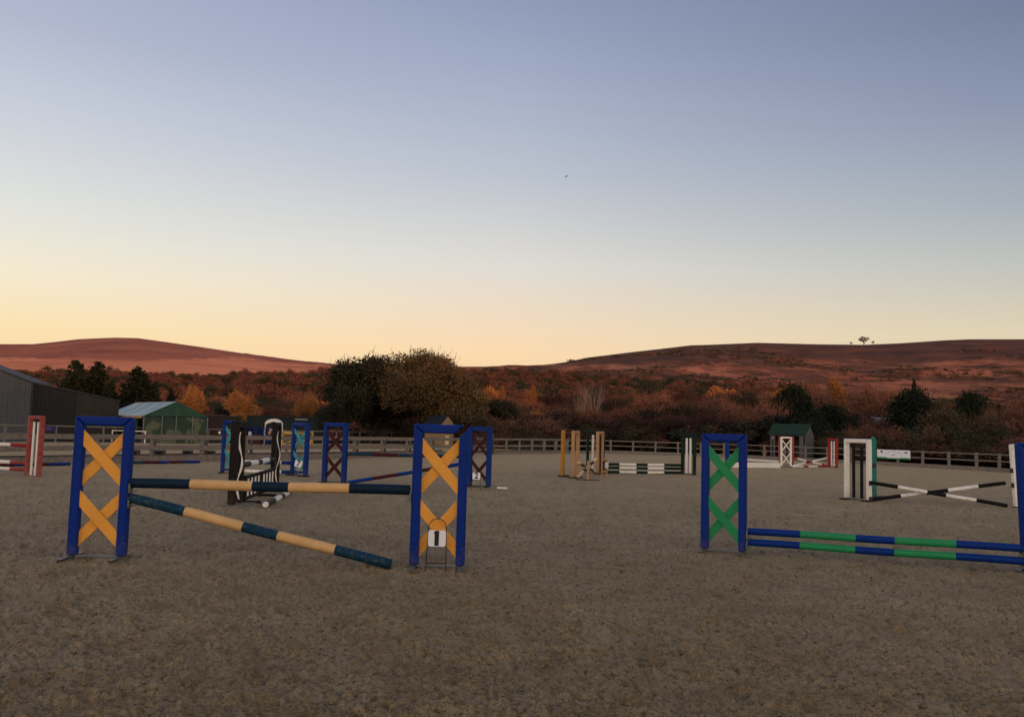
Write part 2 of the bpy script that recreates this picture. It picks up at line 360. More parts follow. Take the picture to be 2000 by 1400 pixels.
Q = np.stack([idx[:-1, :-1], idx[1:, :-1], idx[1:, 1:], idx[:-1, 1:]], -1).reshape(-1, 4)[:, ::-1]
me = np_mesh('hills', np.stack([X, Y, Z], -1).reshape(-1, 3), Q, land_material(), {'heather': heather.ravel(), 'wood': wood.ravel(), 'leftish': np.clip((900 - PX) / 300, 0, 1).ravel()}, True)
link('hills', me, kind='structure')

# the sand arena: one sheet, churned by hooves
def sand_material():
    m = bpy.data.materials.new('arena_sand'); m.use_nodes = True; nn = m.node_tree.nodes; ll = m.node_tree.links
    b = nn['Principled BSDF']; b.inputs['Roughness'].default_value = .85; b.inputs['Specular IOR Level'].default_value = .3
    b.inputs['Sheen Weight'].default_value = .20; b.inputs['Sheen Roughness'].default_value = .5; b.inputs['Sheen Tint'].default_value = (1, .82, .55, 1)
    t = nn.new('ShaderNodeTexCoord')
    def noise(scale, detail=6, rough=.6, st=None):
        n = nn.new('ShaderNodeTexNoise'); n.inputs['Scale'].default_value = scale; n.inputs['Detail'].default_value = detail; n.inputs['Roughness'].default_value = rough
        if st:
            mp = nn.new('ShaderNodeMapping'); mp.inputs['Scale'].default_value = st; ll.new(t.outputs['Object'], mp.inputs[0]); ll.new(mp.outputs[0], n.inputs[0])
        else: ll.new(t.outputs['Object'], n.inputs[0])
        return n
    def mr_(src, a, b_, lo=0, hi=1):
        x = nn.new('ShaderNodeMapRange'); ll.new(src, x.inputs[0]); x.inputs[1].default_value = a; x.inputs[2].default_value = b_; x.inputs[3].default_value = lo; x.inputs[4].default_value = hi; return x.outputs[0]
    def mixc(fac, a, col=None, link2=None):
        x = nn.new('ShaderNodeMix'); x.data_type = 'RGBA'; ll.new(fac, x.inputs[0])
        if isinstance(a, tuple): x.inputs[6].default_value = (*a, 1)
        else: ll.new(a, x.inputs[6])
        if col: x.inputs[7].default_value = (*col, 1)
        return x.outputs[2]
    c = mixc(mr_(noise(.35, 5).outputs[0], .35, .65), (.224, .161, .078), (.345, .252, .136))       # broad damp and dry areas
    c = mixc(mr_(noise(2.2, 6, .65).outputs[0], .46, .66, 0, .8), c, (.164, .106, .043))           # brown damp patches
    c = mixc(mr_(noise(1.3, 5, .6, (1, .45, 1)).outputs[0], .55, .70, 0, .6), c, (.33, .255, .16))   # greyish dry sand
    c = mixc(mr_(noise(8, 7, .74).outputs[0], .54, .64, 0, .65), c, (.100, .066, .028))
    c = mixc(mr_(noise(22, 6, .76).outputs[0], .51, .60, 0, .8), c, (.080, .051, .022))              # shade of pits and clods painted as dark flecks
    c = mixc(mr_(noise(48, 3, .7).outputs[0], .57, .70, 0, .5), c, (.36, .285, .18))                # pale fibre
    c = mixc(mr_(noise(60, 2, .7).outputs[0], .55, .66, 0, .7), c, (.06, .04, .024))
    ll.new(c, b.inputs['Base Color'])
    bp = nn.new('ShaderNodeBump'); bp.inputs['Strength'].default_value = .9; bp.inputs['Distance'].default_value = .02; ll.new(noise(40, 6, .7).outputs[0], bp.inputs['Height'])
    bp2 = nn.new('ShaderNodeBump'); bp2.inputs['Strength'].default_value = .7; bp2.inputs['Distance'].default_value = .05; ll.new(noise(6, 5, .65).outputs[0], bp2.inputs['Height']); ll.new(bp.outputs[0], bp2.inputs['Normal'])
    ll.new(bp2.outputs[0], b.inputs['Normal'])
    return m
def line_r(az, pts):              # distance at which azimuth az meets a polyline
    px_ = [math.atan2(p.x, p.y) for p in pts]; ir = [1 / math.hypot(p.x, p.y) for p in pts]
    res = np.full(az.shape, np.nan)
    for i in range(len(pts) - 1):
        a, b = pts[i], pts[i + 1]; d = b - a
        den = np.sin(az) * d.y - np.cos(az) * d.x
        r = (a.x * d.y - a.y * d.x) / den
        ok = (az >= px_[i] - 1e-6) & (az <= px_[i + 1] + 1e-6); res = np.where(ok, r, res)
    return res
az_s = np.linspace(-.74, .78, 1050)
rb1 = line_r(az_s, F2); rb2 = line_r(az_s, BF)
azc = math.atan2(BF[0].x, BF[0].y)
rbound = np.where(az_s < azc, rb1, rb2)
first = rb1[~np.isnan(rb1)][0]; rbound = np.where(np.isnan(rbound) & (az_s < -.5), 47 * 1.3, rbound)
az_f2 = math.atan2(F2[-1].x, F2[-1].y)
corner_r = math.hypot(BF[0].x, BF[0].y)
rbound = np.where(np.isnan(rbound) & (az_s < azc), np.interp(az_s, [az_f2, azc], [F2[-1].length, corner_r + 1]), rbound)
rbound = np.where(np.isnan(rbound), math.hypot(BF[-1].x, BF[-1].y), rbound) + .25
rbound = np.clip(rbound, 30, 101)
tt = np.linspace(0, 1, 640)
inv = (1 / 2.6) * (1 - tt)[None, :] + (1 / rbound)[:, None] * tt[None, :]
RS = 1 / inv; AS = az_s[:, None] + 0 * RS
XS = RS * np.sin(AS); YS = RS * np.cos(AS)
hoof = fbm(XS * 3.1, YS * 3.1, 2)
pit = fbm(XS * 21 + 5, YS * 21, 2)
clod = fbm(XS * 17, YS * 17, 3, .65)
ZS = clod * .036 + np.abs(clod) * .012 + fbm(XS * 5, YS * 5, 2) * .016 - np.clip(pit - .10, 0, 1) * .055 + hoof * .022 + fbm(XS / 2.2, YS / 2.2, 2) * .03 - np.clip(hoof - .16, 0, 1) * .14
hp = []
for k in range(26):
    x0, y0 = rng.uniform(-9, 10), rng.uniform(4.2, 19); hd = rng.uniform(0, 6.28); cv = rng.uniform(-.10, .10)
    for q in range(26):
        x0 += math.cos(hd) * .55; y0 += math.sin(hd) * .55; hd += cv
        if math.hypot(x0, y0) > 3.9 and y0 > 3.4 and y0 < 24: hp.append((x0 + rng.uniform(-.12, .12), y0 + rng.uniform(-.12, .12), hd))
for hx, hy, hh in hp:
    r = math.hypot(hx, hy); a_ = math.atan2(hx, hy); i0 = int((a_ - .16 / r + .74) / 1.52 * 1049); i1 = int((a_ + .16 / r + .74) / 1.52 * 1049) + 1
    if i0 < 0 or i1 > 1049: continue
    col = RS[(i0 + i1) // 2]; j0 = int(np.searchsorted(col, r - .16)); j1 = int(np.searchsorted(col, r + .16)) + 1
    sx = XS[i0:i1, j0:j1] - hx; sy = YS[i0:i1, j0:j1] - hy; u1 = sx * math.cos(hh) + sy * math.sin(hh); v1 = -sx * math.sin(hh) + sy * math.cos(hh)
    dd = np.sqrt(u1 ** 2 + v1 ** 2); ring = np.exp(-((dd - .055) / .018) ** 2) * (u1 > -.035); rim = np.exp(-((dd - .095) / .02) ** 2)
    ZS[i0:i1, j0:j1] += -ring * .026 - np.exp(-(dd / .05) ** 2) * .010 + rim * .009
ZS *= np.clip(1.4 - RS / 45, .25, 1)
idx = np.arange(RS.size).reshape(RS.shape)
Q = np.stack([idx[:-1, :-1], idx[1:, :-1], idx[1:, 1:], idx[:-1, 1:]], -1).reshape(-1, 4)[:, ::-1]
SAND = sand_material()
link('arena_ground', np_mesh('arena_ground', np.stack([XS, YS, ZS], -1).reshape(-1, 3), Q, SAND, None, True), kind='structure')
CV_ = []; CQ = []
ico = np.array([(0, 0, 1), (.9, 0, .2), (.28, .85, .2), (-.72, .53, .2), (-.72, -.53, .2), (.28, -.85, .2), (0, 0, -.6)])
icf = np.array([(0, 1, 2), (0, 2, 3), (0, 3, 4), (0, 4, 5), (0, 5, 1), (6, 2, 1), (6, 3, 2), (6, 4, 3), (6, 5, 4), (6, 1, 5)])
for i in range(9000):
    r = 1 / rng.uniform(1 / 24, 1 / 4.2); az = rng.uniform(-.62, .62); sz = rng.uniform(.004, .014) * rng.choice([1, 1, 1, 1.6])
    v = ico * (sz * rng.uniform(.6, 1.3, (7, 3))); ang = rng.uniform(0, 6.3); c, s2 = math.cos(ang), math.sin(ang)
    ia = int(np.clip((az + .74) / 1.52 * 1049, 0, 1049)); it = int(np.argmin(np.abs(RS[ia] - r)))
    v = np.stack([v[:, 0] * c - v[:, 1] * s2 + r * math.sin(az), v[:, 0] * s2 + v[:, 1] * c + r * math.cos(az), v[:, 2] + ZS[ia, it] + sz * .2], 1)
    CQ.append(icf + 7 * i); CV_.append(v)
clm = mat('sand_lump', (.26, .20, .12), .95, (.07, .045, .022), 9, 1.0)
link('sand_clods', np_mesh('sand_clods', np.concatenate(CV_), np.concatenate(CQ), clm), label='loose clods and fibre lumps scattered over the near sand', cat='clods', kind='stuff')
g2 = MB(); g2.add([(-60, -80, -.05), (60, -80, -.05), (60, 3.6, -.05), (-60, 3.6, -.05)], [(0, 1, 2, 3)]); g2.build('ground', SAND, kind='structure')

# ------------------------------------------------------------------ trees
GAIN = {'orange_leaves': 2.0, 'rust_leaves': 1.45, 'brown_leaves': 1.15, 'turning_leaves': 1.25, 'oak_leaves': 1.1, 'olive_leaves': 1.1, 'bare_twigs': 1.5}
def leaf_mat(name, cols, contrast=1.0):
    g_ = GAIN.get(name, 1.0); cols = [(c[0] * .50 * g_, c[1] * .70 * g_, c[2] * 1.1 * g_) for c in cols]
    m = bpy.data.materials.new(name); m.use_nodes = True; nn = m.node_tree.nodes; ll = m.node_tree.links
    b = nn['Principled BSDF']; b.inputs['Roughness'].default_value = .8; b.inputs['Specular IOR Level'].default_value = .15
    a = nn.new('ShaderNodeAttribute'); a.attribute_name = 'rnd'
    oi = nn.new('ShaderNodeAttribute'); oi.attribute_type = 'OBJECT'; oi.attribute_name = 'tone'; ol_ = nn.new('ShaderNodeAttribute'); ol_.attribute_type = 'OBJECT'; ol_.attribute_name = 'lum'; ge = nn.new('ShaderNodeNewGeometry')
    n = nn.new('ShaderNodeTexNoise'); n.inputs['Scale'].default_value = .35; n.inputs['Detail'].default_value = 2; ll.new(ge.outputs['Position'], n.inputs[0])
    def mth(op, x, y):
        k = nn.new('ShaderNodeMath'); k.operation = op
        for i, v in enumerate((x, y)):
            if isinstance(v, (int, float)): k.inputs[i].default_value = v
            else: ll.new(v, k.inputs[i])
        return k.outputs[0]
    s = mth('ADD', mth('MULTIPLY', a.outputs['Fac'], .30), mth('MULTIPLY', oi.outputs['Fac'], .60)); s = mth('ADD', s, mth('MULTIPLY', n.outputs[0], .5)); s = mth('SUBTRACT', s, .25)
    cr = nn.new('ShaderNodeValToRGB'); ll.new(s, cr.inputs[0])
    while len(cr.color_ramp.elements) < len(cols): cr.color_ramp.elements.new(.5)
    for i, (e, c) in enumerate(zip(cr.color_ramp.elements, cols)): e.position = .08 + .84 * i / (len(cols) - 1); e.color = (*c, 1)
    hs_ = nn.new('ShaderNodeHueSaturation'); ll.new(cr.outputs[0], hs_.inputs['Color']); ll.new(ol_.outputs['Fac'], hs_.inputs['Value'])
    ll.new(hs_.outputs[0], b.inputs['Base Color'])
    return m
LM = {
 'rust': leaf_mat('rust_leaves', [(.055, .024, .012), (.13, .044, .020), (.23, .072, .028), (.31, .110, .038)]),
 'brown': leaf_mat('brown_leaves', [(.035, .023, .010), (.075, .043, .016), (.125, .064, .021), (.18, .088, .028)]),
 'orange': leaf_mat('orange_leaves', [(.18, .052, .014), (.34, .10, .020), (.46, .15, .028), (.55, .23, .035)]),
 'olive': leaf_mat('olive_leaves', [(.022, .022, .010), (.045, .042, .016), (.080, .062, .022), (.13, .080, .028)]),
 'green': leaf_mat('dark_green_needles', [(.012, .013, .005), (.022, .024, .008), (.036, .038, .011), (.060, .052, .015)]),
 'oak': leaf_mat('oak_leaves', [(.020, .022, .009), (.042, .036, .014), (.075, .048, .018), (.12, .065, .024)]),
 'beech': leaf_mat('turning_leaves', [(.050, .032, .012), (.10, .056, .018), (.19, .085, .024), (.30, .125, .032)]),
 'pale': leaf_mat('bare_twigs', [(.10, .06, .04), (.18, .10, .065), (.28, .16, .10), (.36, .21, .13)]),
}
BARK = mat('bark', (.11, .085, .065), .9, (.04, .03, .025), 8, .9)
BARKP = mat('pale_bark', (.42, .27, .18), .9, (.25, .15, .10), 8, .9)

def quads_at(P, size, rg, aspect=1.0, flat=0.0):
    n = len(P); a = rg.normal(size=(n, 3)); a /= np.linalg.norm(a, axis=1)[:, None]
    b = rg.normal(size=(n, 3)); b[:, 2] *= (1 - flat); b = b - a * (a * b).sum(1)[:, None]; b /= np.linalg.norm(b, axis=1)[:, None] + 1e-9
    s = (size * (.6 + .8 * rg.random(n)))[:, None]
    a = a * s * aspect; b = b * s
    V = np.stack([P - a - b * .4, P + a * .2 - b, P + a + b * .4, P - a * .2 + b], 1).reshape(-1, 3)
    return V
def strips(A0, B0, w0, rg):
    n = len(A0); d = B0 - A0; s = np.cross(d, rg.normal(size=(n, 3))); s /= np.linalg.norm(s, axis=1)[:, None] + 1e-9
    s *= w0[:, None] if hasattr(w0, 'shape') and len(np.shape(w0)) else w0
    return np.stack([A0 - s, A0 + s, B0 + s * .3, B0 - s * .3], 1).reshape(-1, 3)
def crown(seed, kind, n_leaf, width=.9, leaf=.016, base=.12, n_cl=26, twigs=0, top=1.0, rag=1.0, conic=False, tl=1.0):
    """crown of a tree one unit high standing at the origin: returns verts (4 per leaf), per-leaf value, clump centres"""
    rg = np.random.default_rng(seed)
    if conic:
        C = []; rad = []
        nb = 90
        for i in range(nb):
            h = base + (top - base) * (i / nb) ** .9; rr_ = width * .5 * (1 - (h - base) / (top - base)) ** .8 * (.65 + .5 * rg.random()) + .012
            a = rg.random() * 6.283
            C.append((rr_ * .75 * math.cos(a), rr_ * .75 * math.sin(a), h - rr_ * .15)); rad.append(.03 + rr_ * .42)
        C = np.array(C); rad = np.array(rad)
    else:
        u = rg.normal(size=(n_cl, 3)); u /= np.linalg.norm(u, axis=1)[:, None]
        u[:, 2] = np.abs(u[:, 2]) * np.where(rg.random(n_cl) < .35, -.6, 1)
        k = (.35 + .6 * rg.random(n_cl) ** .5)[:, None]
        cz = base + (top - base) * .5; H = (top - base) * .5
        C = u * k * np.array([width * .40, width * .40, H * .80]); C[:, 2] += cz
        rad = (.10 + .09 * rg.random(n_cl)) * (.7 + .5 * width) * (1.25 if kind == 'cypress' else 1)
        lob = rg.random(3) * 6.28
        sc = 1 + .16 * np.sin(np.arctan2(C[:, 1], C[:, 0]) * 2 + lob[0]) * rag
        C[:, :2] *= sc[:, None]
    n = n_leaf; ci = rg.choice(len(C), n, p=rad ** 2 / (rad ** 2).sum())
    v = rg.normal(size=(n, 3)); v /= np.linalg.norm(v, axis=1)[:, None]
    rr_ = rg.random(n) ** .45
    sub = .72 + .5 * np.abs(np.sin(v[:, 0] * 5 + ci) * np.sin(v[:, 1] * 6 + 2 * ci) * np.sin(v[:, 2] * 5 + 3 * ci)) ** .5
    P = C[ci] + v * (rad[ci] * rr_ * sub)[:, None] * np.array([1, 1, .8])
    P[:, 2] = np.maximum(P[:, 2], base * .4)
    V = quads_at(P, leaf, rg); val = rg.random(n) * .6 + .4 * rg.random(len(C))[ci]
    if twigs:
        ci = rg.choice(len(C), twigs); v = rg.normal(size=(twigs, 3)); v[:, 2] = np.abs(v[:, 2]) * 1.1 + .1; v /= np.linalg.norm(v, axis=1)[:, None]
        out_ = C[ci] - np.array([0, 0, base + (top - base) * .3]); out_ /= np.linalg.norm(out_, axis=1)[:, None] + 1e-6
        v = v * .8 + out_ * .7; v /= np.linalg.norm(v, axis=1)[:, None]
        A0 = C[ci] + rg.normal(size=(twigs, 3)) * (rad[ci] * .35)[:, None]
        B0 = A0 + v * (rad[ci] * (.5 + .55 * rg.random(twigs)) * tl)[:, None]
        V = np.concatenate([V, strips(A0, B0, .0016 + .0014 * rg.random(twigs), rg)]); val = np.concatenate([val, rg.random(twigs)])
    return V, val, C
def crown_mesh(name, V, val, m):
    Q = np.arange(len(V)).reshape(-1, 4)
    return np_mesh(name, V, Q, m, {'rnd': np.repeat(val, 4)})
def trunk_mesh(name, C, seed, thick=.022, m=None, lim=12, top=.62):
    rg = random.Random(seed); mb = MB(); pts = []; x = y = 0
    for i in range(6):
        pts.append((x, y, -.03 + (top + .03) * i / 5)); x += rg.uniform(-.02, .02); y += rg.uniform(-.02, .02)
    mb.tube(pts, thick, 7, rads=[thick * (1.35 if i == 0 else 1 - i / 5 * .72) for i in range(6)])
    cs = sorted([tuple(c) for c in C], key=lambda c: rg.random())[:lim]
    for c in cs:
        i = rg.choice([1, 2, 3, 4]); p = Vector(pts[i]); c = Vector(c); mid = (p + c) / 2 + Vector((0, 0, -.02)) + Vector((rg.uniform(-.02, .02), rg.uniform(-.02, .02), 0))
        mb.tube([p, mid, c], .01, 5, rads=[thick * .5, thick * .3, thick * .08])
    me_o = mb.build(name, m or BARK); d = me_o.data; bpy.data.objects.remove(me_o); return d

PROTO = {}
def proto(kind, k):
    key = (kind, k)
    if key in PROTO: return PROTO[key]
    sd_ = hash((len(kind), ord(kind[0]), ord(kind[1]), k)) % 9973
    if kind == 'green':
        V, val, C = crown(sd_, kind, 9000, .62 + .12 * (k % 2), .013, .04, conic=True)
    elif kind == 'spruce':
        V, val, C = crown(sd_, kind, 9000, .46, .013, .04, conic=True)
    elif kind == 'cypress':
        V, val, C = crown(sd_, kind, 22000, .80, .014, -.10, n_cl=50)
    elif kind == 'pale':
        V, val, C = crown(sd_, kind, 300, 1.0, .007, .30, n_cl=34, twigs=260)
    elif kind in ('rust', 'brown'):
        V, val, C = crown(sd_, kind, 9500, .95 + .15 * (k % 2), .0105, .10, n_cl=16 + 4 * k, twigs=1700)
    elif kind == 'orange':
        V, val, C = crown(sd_, kind, 8000, .95, .0125, .10, n_cl=26, twigs=700)
    else:
        V, val, C = crown(sd_, kind, 8500, 1.0, .0125, .08, n_cl=26, twigs=900)
    lm = LM['green'] if kind in ('spruce', 'cypress', 'green') else LM[kind]
    PROTO[key] = (crown_mesh('crown_' + kind, V, val, lm), trunk_mesh('trunk_' + kind, C, sd_, m=BARKP if kind == 'pale' else BARK, top=.9 if kind in ('green', 'spruce') else .62, lim=40 if kind == 'pale' else 10))
    return PROTO[key]
DESC = {'rust': 'rust-red bare-twigged tree', 'brown': 'dull brown thinly leaved tree', 'orange': 'bright orange autumn tree', 'olive': 'dark olive leafy tree', 'green': 'dark green conifer'}
NAME = {'rust': 'rust_tree', 'brown': 'brown_tree', 'orange': 'orange_tree', 'olive': 'olive_tree', 'green': 'conifer', 'spruce': 'spruce_tree', 'cypress': 'evergreen_tree', 'pale': 'bare_tree', 'oak': 'oak_tree', 'beech': 'beech_tree'}
TR = random.Random(99)
def place_tree(kind, k, x, y, h, wid, label, group=None, rz=None, zoff=0):
    cm, tm = proto(kind, k)
    z = land1(x, y)
    root = empty(NAME[kind], (x, y, z + zoff - .1), random.uniform(0, 6.28) if rz is None else rz, label, 'tree', group)
    root.scale = (h * wid, h * wid, h)
    c_ = link('crown', cm, root); c_['tone'] = TR.random(); c_['lum'] = TR.uniform(.6, 1.4); link('trunk', tm, root)
    return root
MANUAL = []
def man(kind, k, px, ytop, dist, wpx, label, group=None, zoff=0):
    p = D(px, dist); zg = land1(p.x, p.y) if dist > 60 else 0
    h = Zat(px, ytop, dist) - zg + .1; w_m = wpx / FPX * dist
    base_w = {'green': .62, 'spruce': .46, 'cypress': .92, 'pale': 1.0}.get(kind, 1.0)
    MANUAL.append((p.x, p.y, w_m / 2))
    t = place_tree(kind, k, p.x, p.y, h, w_m / h / base_w, label, group)
    for q in t.children:
        if 'tone' in q: q['lum'] = {'rust': 1.45, 'orange': 1.0 if px < 700 else .62, 'brown': 1.3}.get(kind, 1.0); q['tone'] = .62 if kind in ('rust', 'brown') else .5
    return t
# conifers behind the sheds
man('spruce', 0, 143, 704, 98, 96, 'left one of the two pointed dark conifers rising above the grey shed')
man('spruce', 1, 184, 707, 100, 96, 'right one of the two pointed dark conifers above the grey shed')
man('green', 1, 122, 742, 96, 70, 'low dark conifer just above the shed roof, left of the two pointed ones')
man('green', 0, 212, 745, 97, 70, 'low dark conifer between the pointed pair and the one above the marquee')
man('spruce', 2, 266, 718, 96, 108, 'tall dark conifer directly above the pale marquee roof')
man('green', 2, 300, 745, 98, 60, 'shorter dark conifer at the right shoulder of the marquee conifer')
man('green', 3, 246, 752, 96, 70, 'short dark conifer at the left shoulder of the marquee conifer')
man('green', 1, 332, 757, 99, 40, 'small dark conifer beside the left orange tree')
# orange ones behind the marquee and the container
man('orange', 0, 377, 750, 92, 74, 'orange round tree right of the conifers, behind the marquee')
man('orange', 1, 466, 762, 90, 78, 'orange-yellow round tree behind the black jump and left end of the container')
man('orange', 1, 598, 768, 96, 62, 'slim orange tree behind the right half of the green container')
man('rust', 0, 530, 785, 94, 80, 'pinkish rust tree between the two orange trees above the container')
man('olive', 1, 425, 790, 93, 70, 'dark tree filling the gap between the left two orange trees')
man('brown', 1, 560, 780, 100, 80, 'dark brown tree above the middle of the container')
man('olive', 2, 632, 795, 90, 60, 'dark shrubby tree at the left foot of the big oak')
man('brown', 2, 350, 800, 92, 80, 'dark brown tree low behind the marquee ridge')
# the great oak and its neighbour
def great(kind, px, ytop, dist, wpx, n, label, seed, leaf, n_cl, twigs, base=.04, lk=None, tone=.5, lum=1.0):
    p = D(px, dist); zg = land1(p.x, p.y); h = Zat(px, ytop, dist) - zg; w_m = wpx / FPX * dist
    V, val, C = crown(seed, kind, n, 1.0, leaf, base, n_cl=n_cl, twigs=twigs, tl=.5)
    root = empty(NAME[kind], (p.x, p.y, zg - .1), 0, label, 'tree'); root.scale = (w_m * 1.02, w_m * 1.02, h)
    c_ = link('crown', crown_mesh('crown_' + kind, V, val, LM[lk or kind]), root); c_['tone'] = tone; c_['lum'] = lum; link('trunk', trunk_mesh('trunk_' + kind, C, seed, .03, lim=18), root)
    MANUAL.append((p.x, p.y, w_m / 2))
great('oak', 722, 684, 84, 190, 70000, 'large dark green oak left of the tallest tree, ragged top against the sky', 41, .0080, 60, 700)
great('beech', 815, 672, 82, 208, 95000, 'tallest broad tree turning orange, in the centre behind the fence', 52, .0070, 80, 3500, tone=.52, lum=1.2)
great('beech', 890, 722, 80, 150, 30000, 'olive-brown tree sloping down from the right side of the tallest tree', 63, .0095, 36, 1500, tone=.62, lum=1.3)
great('oak', 682, 742, 80, 110, 22000, 'dark oak bulging out at the left foot of the large oak', 77, .0120, 30, 600)
# named trees of the right hand side
man('olive', 0, 960, 770, 88, 120, 'dark olive tree behind the fence right of the three big trees')
man('pale', 0, 1160, 742, 118, 60, 'pale bare branching tree standing out in front of the rusty wood')
man('pale', 1, 1136, 750, 116, 50, 'thinner pale bare tree just left of the bright branching one')
man('orange', 0, 978, 752, 150, 22, 'small yellowish tree in the wood right of the big trees')
man('orange', 1, 1037, 751, 150, 26, 'small yellow-orange tree high in the wood, left of the pale bare tree')
man('rust', 1, 1480, 768, 86, 130, 'broad salmon-red bare tree left behind the green-roofed shelter')
man('rust', 2, 1380, 765, 104, 130, 'rust-red tree behind the dark green jump stand')
man('rust', 0, 1270, 756, 110, 120, 'rust-brown tree in the wood above the green and white poles')
man('cypress', 0, 1550, 738, 88, 100, 'tall dark evergreen directly above the green-roofed shelter')
man('cypress', 1, 1622, 780, 84, 110, 'squat dark green evergreen right of the shelter roof')
man('cypress', 2, 1588, 800, 82, 70, 'small dark evergreen touching the shelter gable')
man('orange', 2, 1635, 732, 128, 60, 'bright orange tree top at the wood edge above the squat evergreen')
man('rust', 2, 1595, 738, 124, 80, 'rust-orange tree behind the tall dark evergreen')
man('rust', 1, 1700, 735, 118, 110, 'large rusty brown round tree left of the dark spired evergreen')
man('rust', 1, 1690, 820, 80, 90, 'low rust-orange shrubby tree above the white jump stand')
man('cypress', 0, 1788, 748, 80, 122, 'biggest near-black evergreen on the right, behind the white sign')
man('spruce', 0, 1786, 742, 84, 30, 'thin dark spire rising from the big evergreen')
man('cypress', 1, 1900, 752, 84, 104, 'dark rounded evergreen standing clear on the moor at right')
man('brown', 0, 1880, 795, 76, 190, 'broad brown bare shrubby tree below the right evergreen')
man('rust', 0, 1960, 775, 82, 110, 'brown-orange tree at the right edge behind the white stand')
man('brown', 2, 1740, 800, 90, 60, 'dark brown tree between the orange shrub and the big evergreen')
# lone trees on the skyline of the right hill
def skyline(px, dist, h, label, k):
    p = D(px, dist); V, val, C = crown(300 + k, 'x', 1100, 1.0, .030, .24, n_cl=14, twigs=260)
    t = empty('bare_tree', (p.x, p.y, land1(p.x, p.y) - .4), 0, label, 'tree'); t.scale = (h * 1.15, h * 1.15, h)
    c_ = link('crown', crown_mesh('crown_skyline', V, val, LM['pale']), t); c_['tone'] = .6; c_['lum'] = 1.3
    link('trunk', trunk_mesh('trunk_skyline', C, k + 9, .040, BARK, lim=12), t)
skyline(1688, 1200, 12.5, 'lone wind-shaped tree on the crest of the right hill', 1)
skyline(1706, 1200, 5.5, 'small bush just right of the lone tree on the hill crest', 0)
skyline(1663, 1200, 4, 'tiny bush left of the lone tree on the hill crest', 2)

# the wood: individual trees nearest to the arena, the far part as one mass
capN_x = [0, 400, 500, 640, 950, 1150, 1300, 1500, 1650, 1800, 2000]; capN_y = [800, 800, 792, 785, 800, 800, 790, 792, 806, 815, 812]
capF_x = [0, 200, 400, 600, 700, 900, 1000, 1060, 1150, 1250, 1450, 1550, 1700, 1850, 2000]; capF_y = [712, 717, 722, 714, 711, 712, 711, 714, 724, 734, 736, 745, 765, 785, 795]
def cap(px, r):
    rm = np.interp(px, [0, 600, 900, 1150, 1300, 1600, 2000], [470, 470, 420, 380, 340, 240, 200])
    t = (math.log(max(r, 80)) - math.log(80)) / (math.log(rm) - math.log(80)); t = min(max(t, 0), 1)
    return np.interp(px, capN_x, capN_y) * (1 - t) + np.interp(px, capF_x, capF_y) * t
cands = []
rg = random.Random(5)
def too_near(x, y, d, lst):
    return any((x - a) ** 2 + (y - b) ** 2 < d * d for a, b in lst)
spots = []
tries = 0
while tries < 26000:
    tries += 1
    az = rg.uniform(-.57, .57); r = 76 + (470 - 76) * rg.random() ** .62
    px = 1000 + FPX * math.tan(az)
    rm = np.interp(px, [0, 600, 900, 1150, 1300, 1600, 2000], [470, 470, 420, 380, 340, 240, 200])
    if r > rm * 1.02: continue
    if px < 930 and r < 106: continue
    x, y = r * math.sin(az), r * math.cos(az)
    if r < 135 and any(math.hypot(x - a, y - b) < c * .55 + 2 for a, b, c in MANUAL): continue
    if too_near(x, y, 5.6 + r * .009, spots): continue
    spots.append((x, y))
spots.sort(key=lambda p: math.hypot(*p))
def kind_for(x, y):
    v = float(vn(np.array([x / 23.]), np.array([y / 23.]))[0]) + rg.uniform(-.28, .28)
    return 'rust' if v < -.02 else 'brown' if v < .16 else 'olive' if v < .30 else 'orange' if rg.random() < .12 else 'rust'
near, far = spots[:200], spots[200:]
WOOD = []
for x, y in near:
    r = math.hypot(x, y); px = pcol((x, y, 0)); kd = kind_for(x, y)
    zg = land1(x, y); h = (Zat(px, cap(px, r) + rg.uniform(-6, 22), y) - zg); h = min(max(h, 3.2), 12.5)
    t_ = place_tree(kd, rg.randrange(3), x, y, h, max(1.0, 8.5 / h) * rg.uniform(.85, 1.35), None, 'trees of the autumn wood'); WOOD.append((kd, px, r, t_))
ZN = [(0, 'above the sheds'), (235, 'above the marquee'), (400, 'above the container'), (640, 'behind the big oaks'), (930, 'right of the big central trees'), (1100, 'behind the yellow stands'),
      (1200, 'above the green and white poles'), (1330, 'behind the dark green stand'), (1440, 'left of the timber shelter'), (1590, 'above the red and white jump'), (1690, 'behind the white sign'), (1830, 'below the rounded evergreen'), (1930, 'at the right edge')]
SHORT = {'rust': 'rust-red tree', 'brown': 'dull brown tree', 'orange': 'bright orange tree', 'olive': 'dark olive tree', 'green': 'dark conifer'}
byk = {}
for kd, px, r, t_ in WOOD:
    z = [b for a, b in ZN if px >= a or a == 0][-1]; q = 'front' if r < 96 else 'middle' if r < 112 else 'rear' if r < 135 else 'farthest'
    byk.setdefault((kd, z, q), []).append((px, t_))
ORD = ['leftmost', 'second from left', 'third from left', 'fourth from left', 'fifth from left', 'sixth from left', 'seventh from left', 'eighth from left', 'ninth from left', 'tenth from left', 'eleventh from left', 'twelfth from left', 'thirteenth from left', 'fourteenth from left', 'fifteenth from left', 'sixteenth from left']
for (kd, z, q), l_ in byk.items():
    l_.sort(key=lambda v: v[0])
    for i, (px, t_) in enumerate(l_):
        t_['label'] = (SHORT[kd] + ' alone in the ' + q + ' row ' + z) if len(l_) == 1 else (SHORT[kd] + ', ' + ORD[min(i, 15)] + ' in ' + q + ' row ' + z)
def low_crown(seed):
    V, val, C = crown(seed, 'x', 1500, 1.05, .021, .06, n_cl=14); return V, val
for kd in ('rust', 'brown', 'olive'):
    pass
lows = [low_crown(200 + i) for i in range(6)]
